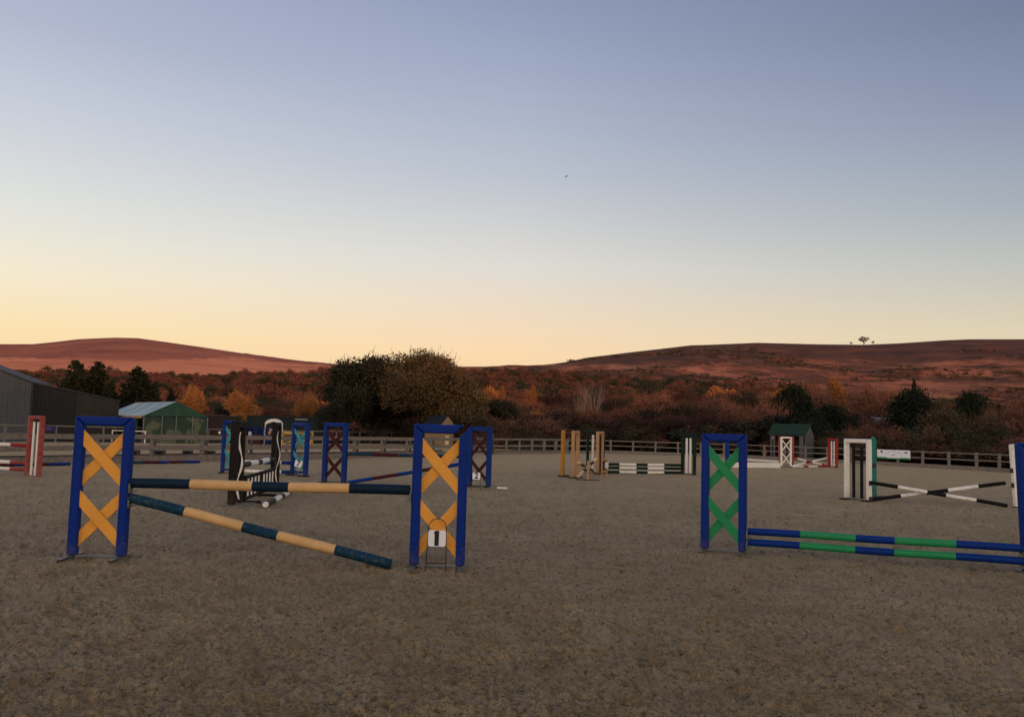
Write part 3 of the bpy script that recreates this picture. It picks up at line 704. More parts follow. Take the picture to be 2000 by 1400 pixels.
VV = []; WW = []; MI = []
kinds3 = ['rust', 'brown', 'olive', 'orange']
for x, y in far:
    r = math.hypot(x, y); px = pcol((x, y, 0)); kd = kind_for(x, y); zg = land1(x, y)
    h = Zat(px, cap(px, r) + rg.uniform(-5, 8), y) - zg; h = min(max(h, 4), 11)
    V, val = lows[rg.randrange(6)]; a = rg.uniform(0, 6.28); ca, sa = math.cos(a), math.sin(a); wd = max(h * rg.uniform(.9, 1.25), 8.5)
    P = np.stack([(V[:, 0] * ca - V[:, 1] * sa) * wd + x, (V[:, 0] * sa + V[:, 1] * ca) * wd + y, V[:, 2] * h + zg - .3], 1)
    VV.append(P); WW.append(np.clip(val * .6 + rg.random() * .4, 0, 1)); MI.append(np.full(len(val), kinds3.index(kd)))
V = np.concatenate(VV); val = np.concatenate(WW)
me = np_mesh('distant_wood', V, np.arange(len(V)).reshape(-1, 4), [LM[k] for k in kinds3], {'rnd': np.repeat(val, 4)})
me.polygons.foreach_set('material_index', np.concatenate(MI).astype(np.int32))
dw_ = link('distant_wood', me, label='distant autumn wood climbing the slope to the moor', cat='wood', kind='stuff'); dw_['tone'] = .5; dw_['lum'] = 1.0
# undergrowth behind the fence and scrub on the moor
def scatter(name, pts, label, cat, mats, mi, nq, leaf):
    VV = []; W = []; MI = []
    for (x, y, wd, h) in pts:
        V, val, C = crown(rg.randrange(10 ** 6), 'x', nq, 1.0, leaf, .02, n_cl=9); zg = land1(x, y)
        VV.append(np.stack([V[:, 0] * wd + x, V[:, 1] * wd + y, V[:, 2] * h + zg - .1], 1)); W.append(val); MI.append(np.full(len(val), rg.choice(mi)))
    V = np.concatenate(VV); me = np_mesh(name, V, np.arange(len(V)).reshape(-1, 4), mats, {'rnd': np.repeat(np.concatenate(W), 4)})
    me.polygons.foreach_set('material_index', np.concatenate(MI).astype(np.int32)); u_o = link(name, me, label=label, cat=cat, kind='stuff'); u_o['tone'] = .5; u_o['lum'] = 1.7 if 'moor' in name else 1.25
pts = []
for i in range(330):
    px = rg.uniform(900, 2080); k = rg.random(); p = D(px, rg.uniform(71.5, 92) if px < 1500 else rg.uniform(62, 84))
    rb_ = line_r(np.array([math.atan2(p.x, p.y)]), BF)[0]
    if not np.isnan(rb_) and math.hypot(p.x, p.y) < rb_ + 2.0: continue
    if 1485 < px < 1600 and p.y < 73: continue
    pts.append((p.x, p.y, rg.uniform(2.5, 5), rg.uniform(1.5, 3.4)))
for i in range(90):
    p = D(rg.uniform(330, 960), rg.uniform(78, 90) if i % 2 else rg.uniform(92, 104)); pts.append((p.x, p.y, rg.uniform(2.5, 5), rg.uniform(1.8, 3.4)))
scatter('undergrowth', pts, 'tangled dark undergrowth along the foot of the wood', 'undergrowth', [LM['olive'], LM['brown'], LM['green'], LM['rust']], [0, 1, 1, 1, 3, 3], 1500, .015)
pts = []
for i in range(2600):
    px = rg.uniform(1080, 2100); r = rg.uniform(230, 1000 if px > 1300 else 850) ; az = math.atan((px - 1000) / FPX); x, y = r * math.sin(az), r * math.cos(az)
    if float(fbm(np.array([x / 70.]), np.array([y / 100.]), 3)[0]) < .10: continue
    s = rg.uniform(1.8, 5.5) * (1 + r / 900); pts.append((x, y, s, s * rg.uniform(.22, .42)))
scatter('moor_scrub', pts, 'dark gorse and scrub dotted over the right hill', 'scrub', [LM['olive'], LM['brown'], LM['rust']], [0, 1, 1, 2], 60, .07)
cn = MB(); cn.box((0, 0, 2), (7, 7, 5), 0, Matrix.Rotation(.3, 3, 'Z'), 1.2).box((0, 0, 5), (4, 4, 3), 0, Matrix.Rotation(.9, 3, 'Z'), .9)
p = D(266, 2480); cn.build('cairn', mat('rock', (.2, .15, .13), .9), loc=(p.x, p.y, land1(p.x, p.y)), label='tiny stone cairn on top of the left hill', cat='cairn')

# ------------------------------------------------------------------ fences
def fence(name, pts, label, top=1.06, rails=(1.0, .56), rh=.11, post=.11, spacing=1.85, kick=.20, mr=FWOOD, mp=FWOOD, mk=FWOOD, group=None, front=-1, ph=0.0, capz=0.0):
    segs = [(pts[i], pts[i + 1]) for i in range(len(pts) - 1)]
    root = empty(name, (pts[0].x, pts[0].y, 0), 0, label, 'fence', group); o0 = Vector((pts[0].x, pts[0].y, 0))
    P = [Vector((p.x, p.y, 0)) - o0 for p in pts]
    rgf = random.Random(len(name) + len(pts))
    for rz in rails:
        mb = MB()
        for a, b in zip(P[:-1], P[1:]):
            n = max(1, int((b - a).length / 3.7)); nrm = Vector((-(b - a).y, (b - a).x, 0)).normalized() * front * (post / 2 + .02)
            for i in range(n):
                q0 = a + (b - a) * i / n; q1 = a + (b - a) * (i + 1) / n; dz0 = rgf.uniform(-.012, .012); dz1 = rgf.uniform(-.012, .012)
                mb.bar(q0 + nrm + Vector((0, 0, rz + dz0)), q1 + nrm * 1.02 - (b - a).normalized() * .012 + Vector((0, 0, rz + dz1)), .035, rh, 0)
        mb.build('rail', mr, root)
    if kick:
        mb = MB()
        for a, b in zip(P[:-1], P[1:]):
            n = max(1, int((b - a).length / 3.7)); nrm = Vector((-(b - a).y, (b - a).x, 0)).normalized() * front * (post / 2 + .025)
            for i in range(n):
                q0 = a + (b - a) * i / n; q1 = a + (b - a) * (i + 1) / n
                mb.bar(q0 + nrm + Vector((0, 0, kick / 2 - .03)), q1 + nrm - (b - a).normalized() * .015 + Vector((0, 0, kick / 2 - .03 + rgf.uniform(-.01, .01))), .04, kick + .06, 0)
        mb.build('kickboard', mk, root)
    run = ph
    meshes = []
    for v in range(3):
        m_ = MB().box((0, 0, top / 2 - .1), (post, post, top + .2), 0, Matrix.Rotation(.03 * (v - 1), 3, 'Y'), .012).build('post', mp); meshes.append(m_.data); bpy.data.objects.remove(m_)
    cnt = 0
    for a, b in zip(P[:-1], P[1:]):
        l = (b - a).length; ang = math.atan2((b - a).y, (b - a).x)
        while run < l and cnt < 100:
            q = a + (b - a) * run / l; o = link('post', meshes[cnt % 3], root); o.location = q; o.rotation_euler = (0, 0, ang); run += spacing; cnt += 1
        run -= l
    return root
gA = G(918, 888.3); gB = G(962, 886.9)
def along(a, b, t): return a + (b - a) * t
F1a = [F1[0], F1[1], F1[2], gA]
F1c = [gB, F1[4]]
fence('arena_fence', F1a, 'weathered near arena fence with boarded rails running away on the left', rails=(.97, .55), rh=.18, kick=.26, mp=FWOODL, spacing=2.35, ph=.4)
fence('arena_fence', F1c, 'short pale fence stretch right of the metal gate towards the far corner', rails=(.99, .55), rh=.12, kick=.2, mp=FWOODL, mr=FWOODL, mk=FWOODL, spacing=1.55)
fence('arena_fence', BF, 'far arena fence below the wood, running to the right edge', rails=(.99, .60), rh=.07, kick=.24, post=.14, spacing=1.72, ph=1.3, mr=FWOOD, mp=FWOOD)
off = Vector((-1.9, 1.1, 0))
fence('arena_fence', [p + off for p in F1a], 'darker fence of the neighbouring arena close behind the near left fence', top=.98, rails=(.52,), rh=.10, kick=.22, mr=FWOODD, mp=FWOODD, mk=FWOODD, spacing=2.6, ph=1.2)
off2 = Vector((-1.6, 1.4, 0))
fence('arena_fence', [p + off2 for p in F1c], 'second pale fence close behind the stretch right of the gate', top=1.02, rails=(.96, .5), rh=.09, kick=.18, mr=FWOODL, mp=FWOODL, mk=FWOODD, spacing=1.7, ph=.9)
fence('arena_fence', F2, 'distant thin fence in front of the sheds and the container', top=1.08, rails=(1.04, .5), rh=.09, kick=0, spacing=1.62, post=.10, mr=FWOODL, mp=FWOODL, ph=.3)
# metal gate
gd = gB - gA; gl = gd.length; gang = math.atan2(gd.y, gd.x)
gr = empty('metal_gate', gA, gang, 'grey metal field gate with diagonal braces between two fence stretches', 'gate')
mb = MB()
for z in (.18, .38, .58, .80, 1.05): mb.tube([(.12, 0, z), (gl - .12, 0, z)], .02, 6)
mb.build('gate_bars', METAL, gr)
mb = MB()
for x in (.12, gl / 2, gl - .12): mb.tube([(x, 0, .12), (x, 0, 1.08)], .024, 6)
mb.build('upright', METAL, gr)
MB().tube([(.12, -.03, .18), (gl / 2, -.03, 1.05), (gl - .12, -.03, .18)], .018, 6).build('brace', METAL, gr)
for x in (0, gl): MB().box((x, 0, .6), (.16, .16, 1.35), 0, None, .02).build('gate_post', FWOODD, gr)
# dark drain boxes at the foot of the second fence
for i, px in enumerate((262, 312, 366, 410)):
    g = G(px, 893); b_ = MB().box((0, 0, .16), (.42, .25, .30), 0, None, .02).box((0, -.127, .16), (.30, .02, .22), 1)
    b_.build('drain_box', [FWOODD, HOLE], loc=g, label=['first dark box at the fence foot, partly hidden by the left blue stand', 'second dark box at the fence foot, above the striped ground pole', 'third dark box at the fence foot, below the marquee', 'fourth dark box at the fence foot, beside the turquoise stand'][i], cat='box', group='dark boxes along the fence foot')
# signs on the fences
def on_line(pts, px):
    az = math.atan((px - 1000) / FPX); r = line_r(np.array([az]), pts)[0]; x, y = r * math.sin(az), r * math.cos(az)
    for a, b in zip(pts[:-1], pts[1:]):
        if a.x <= x <= b.x: return Vector((x, y, 0)), math.atan2((b - a).y, (b - a).x)
p, a = on_line(BF, 1749)
sg = empty('sign_board', p, a, 'white sign board with green foot strip on the far right fence', 'sign')
wS = 2.35; zt, zb = Zat(1749, 878.5, p.y), Zat(1749, 896.5, p.y)
MB().box((0, -.13, (zt + zb) / 2), (wS, .03, zt - zb), 0).build('board', PLATE, sg)
GRN = mat('sign_green', (.02, .22, .10), .5); GRY = mat('sign_grey', (.12, .12, .14), .5); GRY2 = mat('sign_pale_grey', (.36, .36, .40), .5)
mb = MB(); mb.prism([(-wS / 2, zb), (wS / 2, zb), (wS / 2, zb + .11), (.52, zb + .11), (.42, zb + .07), (-.42, zb + .07), (-.52, zb + .11), (-wS / 2, zb + .11)], -.150, -.145)
mb.build('green_strip', GRN, sg)
mb = MB()
zc = (zt + zb) / 2
mb.prism([(-.95, zt - .08), (-.75, zt - .08), (-.77, zt - .17), (-.85, zt - .22), (-.93, zt - .17)], -.150, -.145)
mb.prism([(.74, zt - .19), (1.02, zt - .19), (1.0, zt - .12), (.93, zt - .09), (.86, zt - .12), (.80, zt - .10)], -.150, -.145)
mb.build('emblem', GRY, sg)
mb = MB()
for i in range(17):
    t = (i - 8) / 8; x = t * .58; z = zt - .11 - .12 * t * t
    if i % 6 != 5: mb.box((x, -.148, z), (.045, .004, .035), 0, Matrix.Rotation(.4 * t, 3, 'Y'))
mb.prism([(-.12, zc - .07), (-.05, zc - .01), (.04, zc), (.10, zc + .05), (.13, zc + .01), (.08, zc - .04), (.07, zc - .09), (.03, zc - .05), (-.05, zc - .05), (-.08, zc - .09)], -.150, -.145)
for i in range(7): mb.box((.02 + i * .06, -.148, zb + .145), (.04, .004, .02), 0)
mb.build('faded_lettering', GRY2, sg)
p, a = on_line(F2, 98)
wS = 30 / FPX * p.y; zt, zb = Zat(98, 831.5, p.y), Zat(98, 843, p.y)
sg = empty('banner', p, a, 'purple banner with faint pink marks on the distant left fence', 'banner')
MB().box((0, -.13, (zt + zb) / 2), (wS * 1.15, .02, zt - zb), 0).build('cloth', mat('purple_cloth', (.035, .028, .13), .7, (.05, .03, .10), 3, .8), sg)
mb = MB()
for i, (x, z) in enumerate([(-.32, .02), (-.24, -.04), (-.16, .02), (.0, -.02), (.07, .05), (.15, -.03), (.21, .05)]): mb.box((x, -.142, (zt + zb) / 2 + z), (.05, .004, .10), 0, Matrix.Rotation(.5 * (-1) ** i, 3, 'Y'))
mb.build('faint_marks', mat('pink_mark', (.25, .10, .30), .7), sg)

# ------------------------------------------------------------------ jump stands
def W(st, x, y, z):
    c, s = math.cos(st['a']), math.sin(st['a']); return Vector((st['p'].x + x * c - y * s, st['p'].y + x * s + y * c, z))
def holes(mb, x, y0, z0, z1, step, mi, side=1):
    z = z0
    while z < z1:
        n = 6; r = .0075; vs = []
        for k in range(n): a = 2 * math.pi * k / n; vs.append((x, y0 + r * math.cos(a), z + r * math.sin(a)))
        mb.add(vs, [tuple(range(n))], mi); z += step
def stand(label, PL, PR, fm, fill='x', sm=None, H=1.67, post=.11, name='jump_stand', feet='metal', lean=0, cups=(), depth=None, wide=None, z0=.045, hole=False, topbar=True, capb=None, group=None, botbar=False, slatw=.185, cut=False, wavew=1.0):
    d = PR - PL; w_ = d.length if wide is None else wide; a = math.atan2(d.y, d.x); mid = (PL + PR) / 2 if wide is None else PL + d.normalized() * w_ / 2
    root = empty(name, (mid.x, mid.y, 0), (0, lean, a), label, 'jump stand', group or 'jump stands in the arena')
    st = dict(p=mid, a=a, w=w_, post=post, o=root)
    dp = depth or post; bv = .022 if post > .08 else .012
    for sx in (-1, 1):
        mb = MB(); x = sx * w_ / 2
        o_, i_ = x + sx * post / 2, x - sx * post / 2
        ht = H if not (cut and sx > 0) else H - .035
        if topbar:      # mitred top end
            poly = [(o_, z0), (i_, z0), (i_, ht - post), (o_, ht)]
        else:
            poly = [(o_, z0), (i_, z0), (i_, ht), (o_, ht)]
        mb.prism(poly, -dp / 2, dp / 2)
        hb = MB()
        if hole:
            holes(mb, o_ + sx * .0015, -dp * .12, z0 + .12, ht - .08, .062, 1)
            holes(mb, o_ + sx * .0015, dp * .22, z0 + .12, ht - .08, .062, 1)
            n = 6
            z = z0 + .12
            while z < ht - .1:      # the row of holes on the edge facing the rider
                mb.box((o_ - sx * .018, -dp / 2 - .0005, z), (.011, .003, .011), 1); z += .062
        po = mb.build('post', [fm, HOLE], root); bev(po, bv)
    if topbar:
        mb = MB(); x = w_ / 2; e = .004
        r_in = x - post / 2 - (0.045 if cut else 0); r_out = x + post / 2 - (0.05 if cut else 0)
        mb.prism([(-x - post / 2 + e, H), (r_out - e, H), (r_in, H - post + e), (-x + post / 2, H - post + e)], -dp / 2 + .001, dp / 2 - .001)
        bev(mb.build('top_rail', fm, root), bv)
    if botbar: MB().box((0, 0, z0 + .08), (w_ - post, dp * .7, .06), 0, None, .01).build('bottom_rail', fm, root)
    xi = w_ / 2 - post / 2
    if fill == 'x':
        top_ = H - post - .05; gap = .05; hh = (top_ - (z0 + .09) - gap) / 2
        for k in range(2):
            t = top_ - k * (hh + gap); b = t - hh
            for q, sgn in enumerate((1, -1)):
                mb = MB(); yy = (-.012 - .026) if sgn == 1 else .004
                pl = [(-xi - .004, t), (-xi - .004, t - slatw), (xi + .004, b), (xi + .004, b + slatw)]
                pl = [(sgn * x, z) for x, z in pl]
                mb.prism(pl, yy, yy + .026); bev(mb.build('cross_slat', sm, root), .005)
    elif fill == 'slats':
        for x in (-1, 1):
            off_ = xi * (.42 if xi > .2 else .5); sw_ = min(.095, xi * .62)
            mb = MB(); mb.box((x * off_, 0, (H - post + z0) / 2 - .02), (sw_, .03, H - post - z0 - .08), 0, None, .004); mb.build('upright_slat', sm, root)
    elif fill == 'wave':
        mb = MB(); n = 30; pts = []; xs = w_ / 2 - post / 2 - .03
        for i in range(n + 1):
            t = i / n; z = .10 + (H - .32) * t; pts.append((-.012 + .042 * math.sin(t * 2 * math.pi * 1.5 - .4), z))
        for i in range(n):
            (ya, za), (yb, zb) = pts[i], pts[i + 1]
            wa, wb = [(.007 + .016 * abs(math.sin(q / n * math.pi * 3 + .2))) * wavew for q in (i, i + 1)]
            mb.add([(xs, ya - wa, za), (xs, ya + wa, za), (xs, yb + wb, zb), (xs, yb - wb, zb), (xs + .02, ya - wa, za), (xs + .02, ya + wa, za), (xs + .02, yb + wb, zb), (xs + .02, yb - wb, zb)],
                   [(0, 1, 2, 3), (7, 6, 5, 4), (0, 3, 7, 4), (1, 5, 6, 2)])
        mb.build('wavy_strip', sm, root)
    if feet:
        fmt = {'metal': METAL, 'dark': DMETAL, 'white': DWHITE, 'same': fm}[feet]
        for sx in (-1, 1):
            mb = MB(); x = sx * w_ / 2
            fl_ = .62 if feet == 'metal' else .40; mb.box((x, -.04, .034), (.05, fl_, .012), 0, None, .003).box((x - .022, -.04, .018), (.006, fl_, .04), 0)
            mb.build('foot', fmt, root)
        MB().box((0, .0, .030), (w_ - .05, .05, .022), 0, None, .004).build('base_rail', fmt, root)
    for (sx, z) in cups:
        x = sx * (w_ / 2 + post / 2); mb = MB()
        mb.box((x + sx * .012, -.02, z - .02), (.022, .10, .12), 0, None, .004)
        mb.tube([(x + sx * .02, -.02 + .055 * math.cos(t), z - .05 * math.sin(t) + .0) for t in [math.pi * i / 6 for i in range(7)]], .009, 5)
        mb.box((x + sx * .045, -.02, z - .055), (.07, .05, .014), 0, None, .003)
        mb.build('cup', DMETAL if feet != 'metal' else METAL, root)
    if capb: MB().tube([(-w_ / 2, 0, H - .05), (-w_ / 2, 0, H + .0), (-w_ / 2, 0, H + .05), (-w_ / 2, 0, H + .09)], .05, 10, rads=[.03, .07, .07, .02]).build('round_cap', capb, root)
    return st
def bev(o, w_):
    o['muddy'] = 0.5
    bm = bmesh.new(); bm.from_mesh(o.data)
    ed = [e for e in bm.edges if len(e.link_faces) == 2 and e.calc_face_angle(0) > .6 and e.link_faces[0].material_index == 0 and e.link_faces[1].material_index == 0 and e.calc_length() > .03]
    bmesh.ops.bevel(bm, geom=ed, offset=w_, segments=3, affect='EDGES', profile=.6, clamp_overlap=True)
    for f in bm.faces: f.smooth = True
    bm.to_mesh(o.data); bm.free()
    m_ = o.modifiers.new('wn', 'WEIGHTED_NORMAL'); m_.keep_sharp = False
    return o
def pole(label, A0, B0, rad, mats, bpx=None, fr=None, group='jump poles', end=None):
    A0 = Vector(A0); B0 = Vector(B0); L_ = (B0 - A0).length
    if bpx:
        ts = []
        for px in bpx:
            lo, hi = 0, 1; inc = pcol(B0) > pcol(A0)
            for _ in range(40):
                m_ = (lo + hi) / 2
                if (pcol(A0 + (B0 - A0) * m_) < px) == inc: lo = m_
                else: hi = m_
            ts.append(lo)
    else: ts = list(fr)
    ts = [0] + ts + [1]; pts = []; mis = []; rads = []
    uniq = []
    for m_ in mats:
        if m_ not in uniq: uniq.append(m_)
    wob = Vector((0, 0, 1)) * .004
    for i in range(len(ts) - 1):
        for k in range(4):
            t = ts[i] + (ts[i + 1] - ts[i]) * k / 4; pts.append(A0 + (B0 - A0) * t + wob * math.sin(t * 9)); mis.append(uniq.index(mats[i])); rads.append(rad * (1 if k else .985))
    pts.append(B0); rads.append(rad * .97); rads[0] = rad * .95
    mb = MB(); o0 = A0.copy(); mb.tube([p - o0 for p in pts], rad, 14, mis=mis, rads=rads)
    return mb.build('jump_pole', uniq, loc=o0, label=label, cat='pole', group=group)

PR_ = .052
# --- the near left jump (orange crosses)
A_ = stand('blue stand with orange crosses, at the left end of the near cream poles', G(141, 1090), G(236.5, 1092), BLUE, 'x', ORANGE, H=1.665, hole=True, cups=((1, .86), (1, .69)))
B_ = stand('blue stand with orange crosses and a split top corner, behind the number 1', G(808, 1109), G(898, 1111), BLUE, 'x', ORANGE, H=1.685, hole=True, cut=True, cups=((-1, .84),), depth=.12)
def pend(st, sx, z, dx=.02, y=-.02):
    return W(st, sx * (st['w'] / 2 + st['post'] / 2 + dx), y, z)
pole('upper navy and cream pole between the two orange-crossed stands', pend(A_, 1, .895), pend(B_, -1, .905), .060, [NAVY, CREAM, NAVY, CREAM, NAVY], bpx=(373, 494, 565, 683))
e2 = G(763, 1112); e2.z = .06
pole('sloping blue and cream pole with its right end on the sand', pend(A_, 1, .72), e2, .060, [TEALP, CREAM, TEALP, CREAM, TEALP], bpx=(362, 475, 543, 655))
# --- near right jump (green crosses)
C_ = stand('blue stand with green crosses, left end of the blue and green poles', G(1376.5, 1076), G(1450, 1082), BLUE, 'x', GREEN, H=1.67, hole=True, cups=((1, .30), (1, .155)))
dl = G(2009, 1121)
D_ = stand('blue stand cut off by the right edge, ending the green and blue poles', dl, dl + Vector((.62, .05, 0)), BLUE, 'x', GREEN, H=1.68, hole=True, lean=R(-2.4), post=.12, cups=((-1, .30), (-1, .155)))
Pa, Pb = pend(C_, 1, .325), pend(C_, 1, .175); Pe = pend(D_, -1, .325); Pf = pend(D_, -1, .165)
pole('upper blue and green pole of the near right jump', Pa, Pe, .050, [BLUE2, GREEN, BLUE2, GREEN, BLUE2], bpx=(1563, 1671, 1747, 1867))
pole('lower blue and green pole of the near right jump', Pb, Pf, .050, [BLUE2, GREEN, BLUE2, GREEN, BLUE2], bpx=(1562, 1670, 1746, 1866))
# --- white and black jump on the right
E_ = stand('white stand with two black slats, left of the black and white crossed poles', G(1654, 975), G(1697.5, 980), WHITE, 'slats', BLACK, H=1.66, post=.115, feet='dark', cups=((1, .52), (1, .10)), hole=False)
tl = G(1706, 973)
F_ = stand('sea-green round-capped stand seen edge-on against the white stand', tl, tl + Vector((.25, .5, 0)), TEALG, 'slats', TEALG, H=1.64, post=.10, feet='dark', capb=TEALG, cups=((-1, .95),))
gl_ = G(1985.5, 991)
G_ = stand('white stand half hidden behind the blue stand at the right edge', gl_, gl_ + Vector((.66, .05, 0)), WHITE, 'slats', BLACK, H=1.66, post=.115, feet='dark', lean=R(-3.5), cups=((-1, .62), (-1, 1.0)))
e = G(1967, 991); e.z = .05; s_ = pend(E_, 1, .52, .0)
pole('black and white pole falling from the white stand to the sand on the right', s_, e, .05, [BLACK, WHITE, BLACK, WHITE, BLACK], bpx=(1753, 1810, 1847, 1906))
s_ = G(1706, 980); s_.z = .05; e = G(1971, 991) + Vector((0, .16, 0)); e.z = .62; s_ = s_ + Vector((0, .12, 0))
pole('black and white pole rising from the sand to the right white stand', s_, e, .05, [BLACK, WHITE, BLACK, WHITE, BLACK], bpx=(1759, 1808, 1851, 1910))
# --- maroon jump
P_ = stand('blue stand with maroon crosses in the middle left, no number', G(633, 942), G(671, 944.5), BLUE2, 'x', MAROON, H=1.70, post=.13, feet='dark', cups=((1, .8),), slatw=.14)
Q_ = stand('blue stand with maroon crosses behind the number 2', G(916, 950), G(953.5, 952), BLUE2, 'x', MAROON, H=1.70, post=.13, feet='dark', cups=((-1, .8),), slatw=.14)
pole('level teal and maroon pole behind the near cream pole', pend(P_, 1, .84), pend(Q_, -1, .84), .05, [TEALP, MAROON, TEALP, MAROON, TEALP], bpx=(727, 778, 812, 850))
s_ = G(679, 946); s_.z = .05
pole('slanting blue and maroon pole rising to the number 2 stand', s_, pend(Q_, -1, .66), .05, [BLUE2, MAROON, BLUE2, MAROON, BLUE2], bpx=(729, 777, 820, 870))
# --- turquoise jump
R__ = stand('blue stand with turquoise crosses behind the number 7', G(571, 928), G(596.5, 931), BLUE2, 'x', TEAL, H=1.68, post=.13, feet='dark', botbar=True, slatw=.15)
S_ = stand('blue stand with turquoise crosses partly hidden by the black stand', G(434, 924), G(463, 925), BLUE2, 'x', TEAL, H=1.68, post=.11, feet='dark', botbar=True, slatw=.15)
pole('upper blue and white pole leading to the number 7 stand', pend(S_, 1, .385), pend(R__, -1, .385), .055, [BLUE2, WHITE, BLUE2, WHITE, BLUE2], bpx=(476, 516, 534, 550))
pole('lower blue and white pole leading to the number 7 stand', pend(S_, 1, .09), pend(R__, -1, .09), .055, [BLUE2, WHITE, BLUE2, WHITE, BLUE2], bpx=(476, 516, 534, 550))
# --- black jump
T_ = stand('nearer black stand with a broad white wavy strip', G(451.5, 989), G(465.5, 984), DBROWN, 'wave', WHITE, H=1.665, post=.14, feet='metal', cups=())
U_ = stand('farther black stand with a thin white wavy strip', G(530.5, 957), G(540, 952.5), DBROWN, 'wave', WHITE, H=1.66, post=.105, feet='dark', wavew=.55)
s_ = W(T_, T_['w'] / 2 + .07, 0, .77); e = W(U_, -U_['w'] / 2 - .07, 0, .76)
GREY = worn('grey_pole_paint', (.035, .033, .032), (.1, .09, .08), .55, .75, 12, .6)
pole('black and white pole between the two black stands', s_, e, .06, [GREY, WHITE, GREY, WHITE, GREY], bpx=(486, 501, 509, 523))
s2 = Vector((s_.x + .05, s_.y + .1, 0)); e2 = Vector((e.x + .05, e.y, 0)); dv = e2 - s2; gr_ = empty('picket_filler', s2, math.atan2(dv.y, dv.x), 'black picket filler gate with white slats under the black and white pole', 'jump filler')
half = dv.length / 2
for k in range(2):
    x0, x1 = k * half + .02, (k + 1) * half - .02
    mb = MB()
    for x in (x0 + .03, x1 - .03): mb.box((x, 0, .28), (.06, .05, .56), 0, None, .006)
    for z in (.08, .52): mb.box(((x0 + x1) / 2, 0, z), (x1 - x0 - .125, .045, .065), 0, None, .006)
    mb.box((x0 + .03, -.14, .03), (.06, .4, .05), 0, None, .006)
    mb.build('panel_frame', DBROWN, gr_)
    n = 8
    for i in range(n):
        x = x0 + .1 + (x1 - x0 - .2) * (i + .5) / n
        MB().box((x, -.005, .30), (.07, .022, .36), 0, None, .003).build('picket', WHITE if i % 2 else DBROWN, gr_)
s_ = G(518, 991); s_.z = .055; e = G(566, 965); e.z = .055
pole('black and white pole lying on the sand in front of the picket filler', s_, e, .058, [WHITE, GREY, WHITE, GREY, WHITE, GREY], fr=(.02, .30, .55, .68, .9))
# --- red jump at the left edge
V_ = stand('faded red stand with two white slats near the left edge', G(52.5, 931), G(75, 934.5), PINK, 'slats', WHITE, H=1.66, post=.105, depth=.12, feet=None, wide=None)
lx = V_['p'] + Vector((-3.4, .5, 0))
def lp(z): return Vector((lx.x, lx.y, z))
pole('upper red and white pole at the left edge', pend(V_, -1, .84), lp(.88), .05, [RED, WHITE, RED, WHITE, RED], bpx=(22, -22, -50, -90))
pole('middle red and white pole at the left edge', pend(V_, -1, .37), lp(.42), .05, [PINK, WHITE, RED, WHITE, RED], bpx=(21, -22, -50, -90))
pole('lowest red and white pole at the left edge', pend(V_, -1, .19), lp(.22), .05, [PINK, WHITE, RED, WHITE, RED], bpx=(20, -22, -50, -90))
a0 = G(-37, 911); b0 = G(136, 909); a0.z = b0.z = .05
pole('blue and maroon pole on the sand behind the red stand', a0, b0, .055, [BLUE2, MAROON, BLUE2, MAROON, BLUE2], bpx=(-2, 26, 50, 96))
a0 = G(246, 906); b0 = G(390, 904); a0.z = b0.z = .05
pole('teal and maroon pole lying on the sand along the left fence', a0, b0, .055, [TEALP, MAROON, BLUE2, MAROON, BLUE2], bpx=(279, 309, 330, 360))
# --- green and white jump
K_ = stand('dark green stand with two white slats, right end of the green and white poles', G(1333, 926), G(1356, 927.5), DGREEN, 'slats', WHITE, H=1.68, post=.12, feet='dark', depth=.12)
L_l = G(1147, 924)
L_ = stand('dark green stand with white slats partly hidden by the yellow stands', L_l, L_l + Vector((.62, .02, 0)), DGREEN, 'slats', WHITE, H=1.70, post=.11, feet='dark')
for nm, z in (('top', .37), ('middle', .23), ('lowest', .06)):
    s_ = G(1184, 924.5); s_.z = z; pole(nm + ' dark green and white pole in the middle distance', s_, pend(K_, -1, z, .0), .055, [DGREEN, WHITE, DGREEN, WHITE, DGREEN], bpx=(1209, 1242, 1264, 1296))
# --- yellow jump
ml = G(1097, 931)
Mst = stand('yellow stand seen edge-on, leftmost of the yellow ones', ml, ml + Vector((.09, .6, 0)), YELLOW, 'slats', YELLOW, H=1.68, post=.10, feet='dark')
nl = G(1118, 934)
YP = worn('faded_yellow_paint', (.46, .26, .12), (.38, .23, .13), .45, .7, 8, .55)
Nst = stand('faded yellow stand, middle one of the three yellow stands', nl, nl + Vector((.21, .55, 0)), YP, 'open', YELLOW, H=1.67, post=.11, feet='dark', depth=.12)
ol = G(1166, 926)
Ost = stand('faded yellow stand, rightmost of the three, with dark inside', ol, ol + Vector((.24, .55, 0)), YP, 'slats', DBROWN, H=1.67, post=.11, feet='dark', depth=.12)  # dark slats stand in for the shadow inside the stand
s_ = W(Nst, 0, 0, .54); e = Vector((Ost['p'].x - .1, Ost['p'].y, .05))
s_.x += .1
pole('cream and black pole falling from the middle yellow stand', s_, e, .05, [CREAM2, GREY, CREAM2, GREY, CREAM2], bpx=(1133, 1142, 1150, 1158))
s_ = G(1128, 933); s_.z = .05; e = W(Ost, 0, 0, .66); e.x -= .05
pole('cream and black pole rising to the right yellow stand', s_, e, .055, [CREAM2, GREY, CREAM2, GREY, CREAM2], bpx=(1138, 1146, 1151, 1158))
g = G(1148, 938); fp = empty('marker_post', g, 0, 'small faded yellow post on a dark cross foot in front of the yellow jump', 'post')
MB().box((0, 0, .34), (.075, .075, .66), 0, None, .01).build('upright', YP, fp)
MB().box((-.05, .06, .42), (.16, .05, .05), 0, None, .008).build('arm', YP, fp)
MB().bar((-.40, .05, .02), (.40, -.06, .02), .05, .03).bar((-.12, -.3, .02), (.1, .3, .02), .05, .022).build('foot', DMETAL, fp)
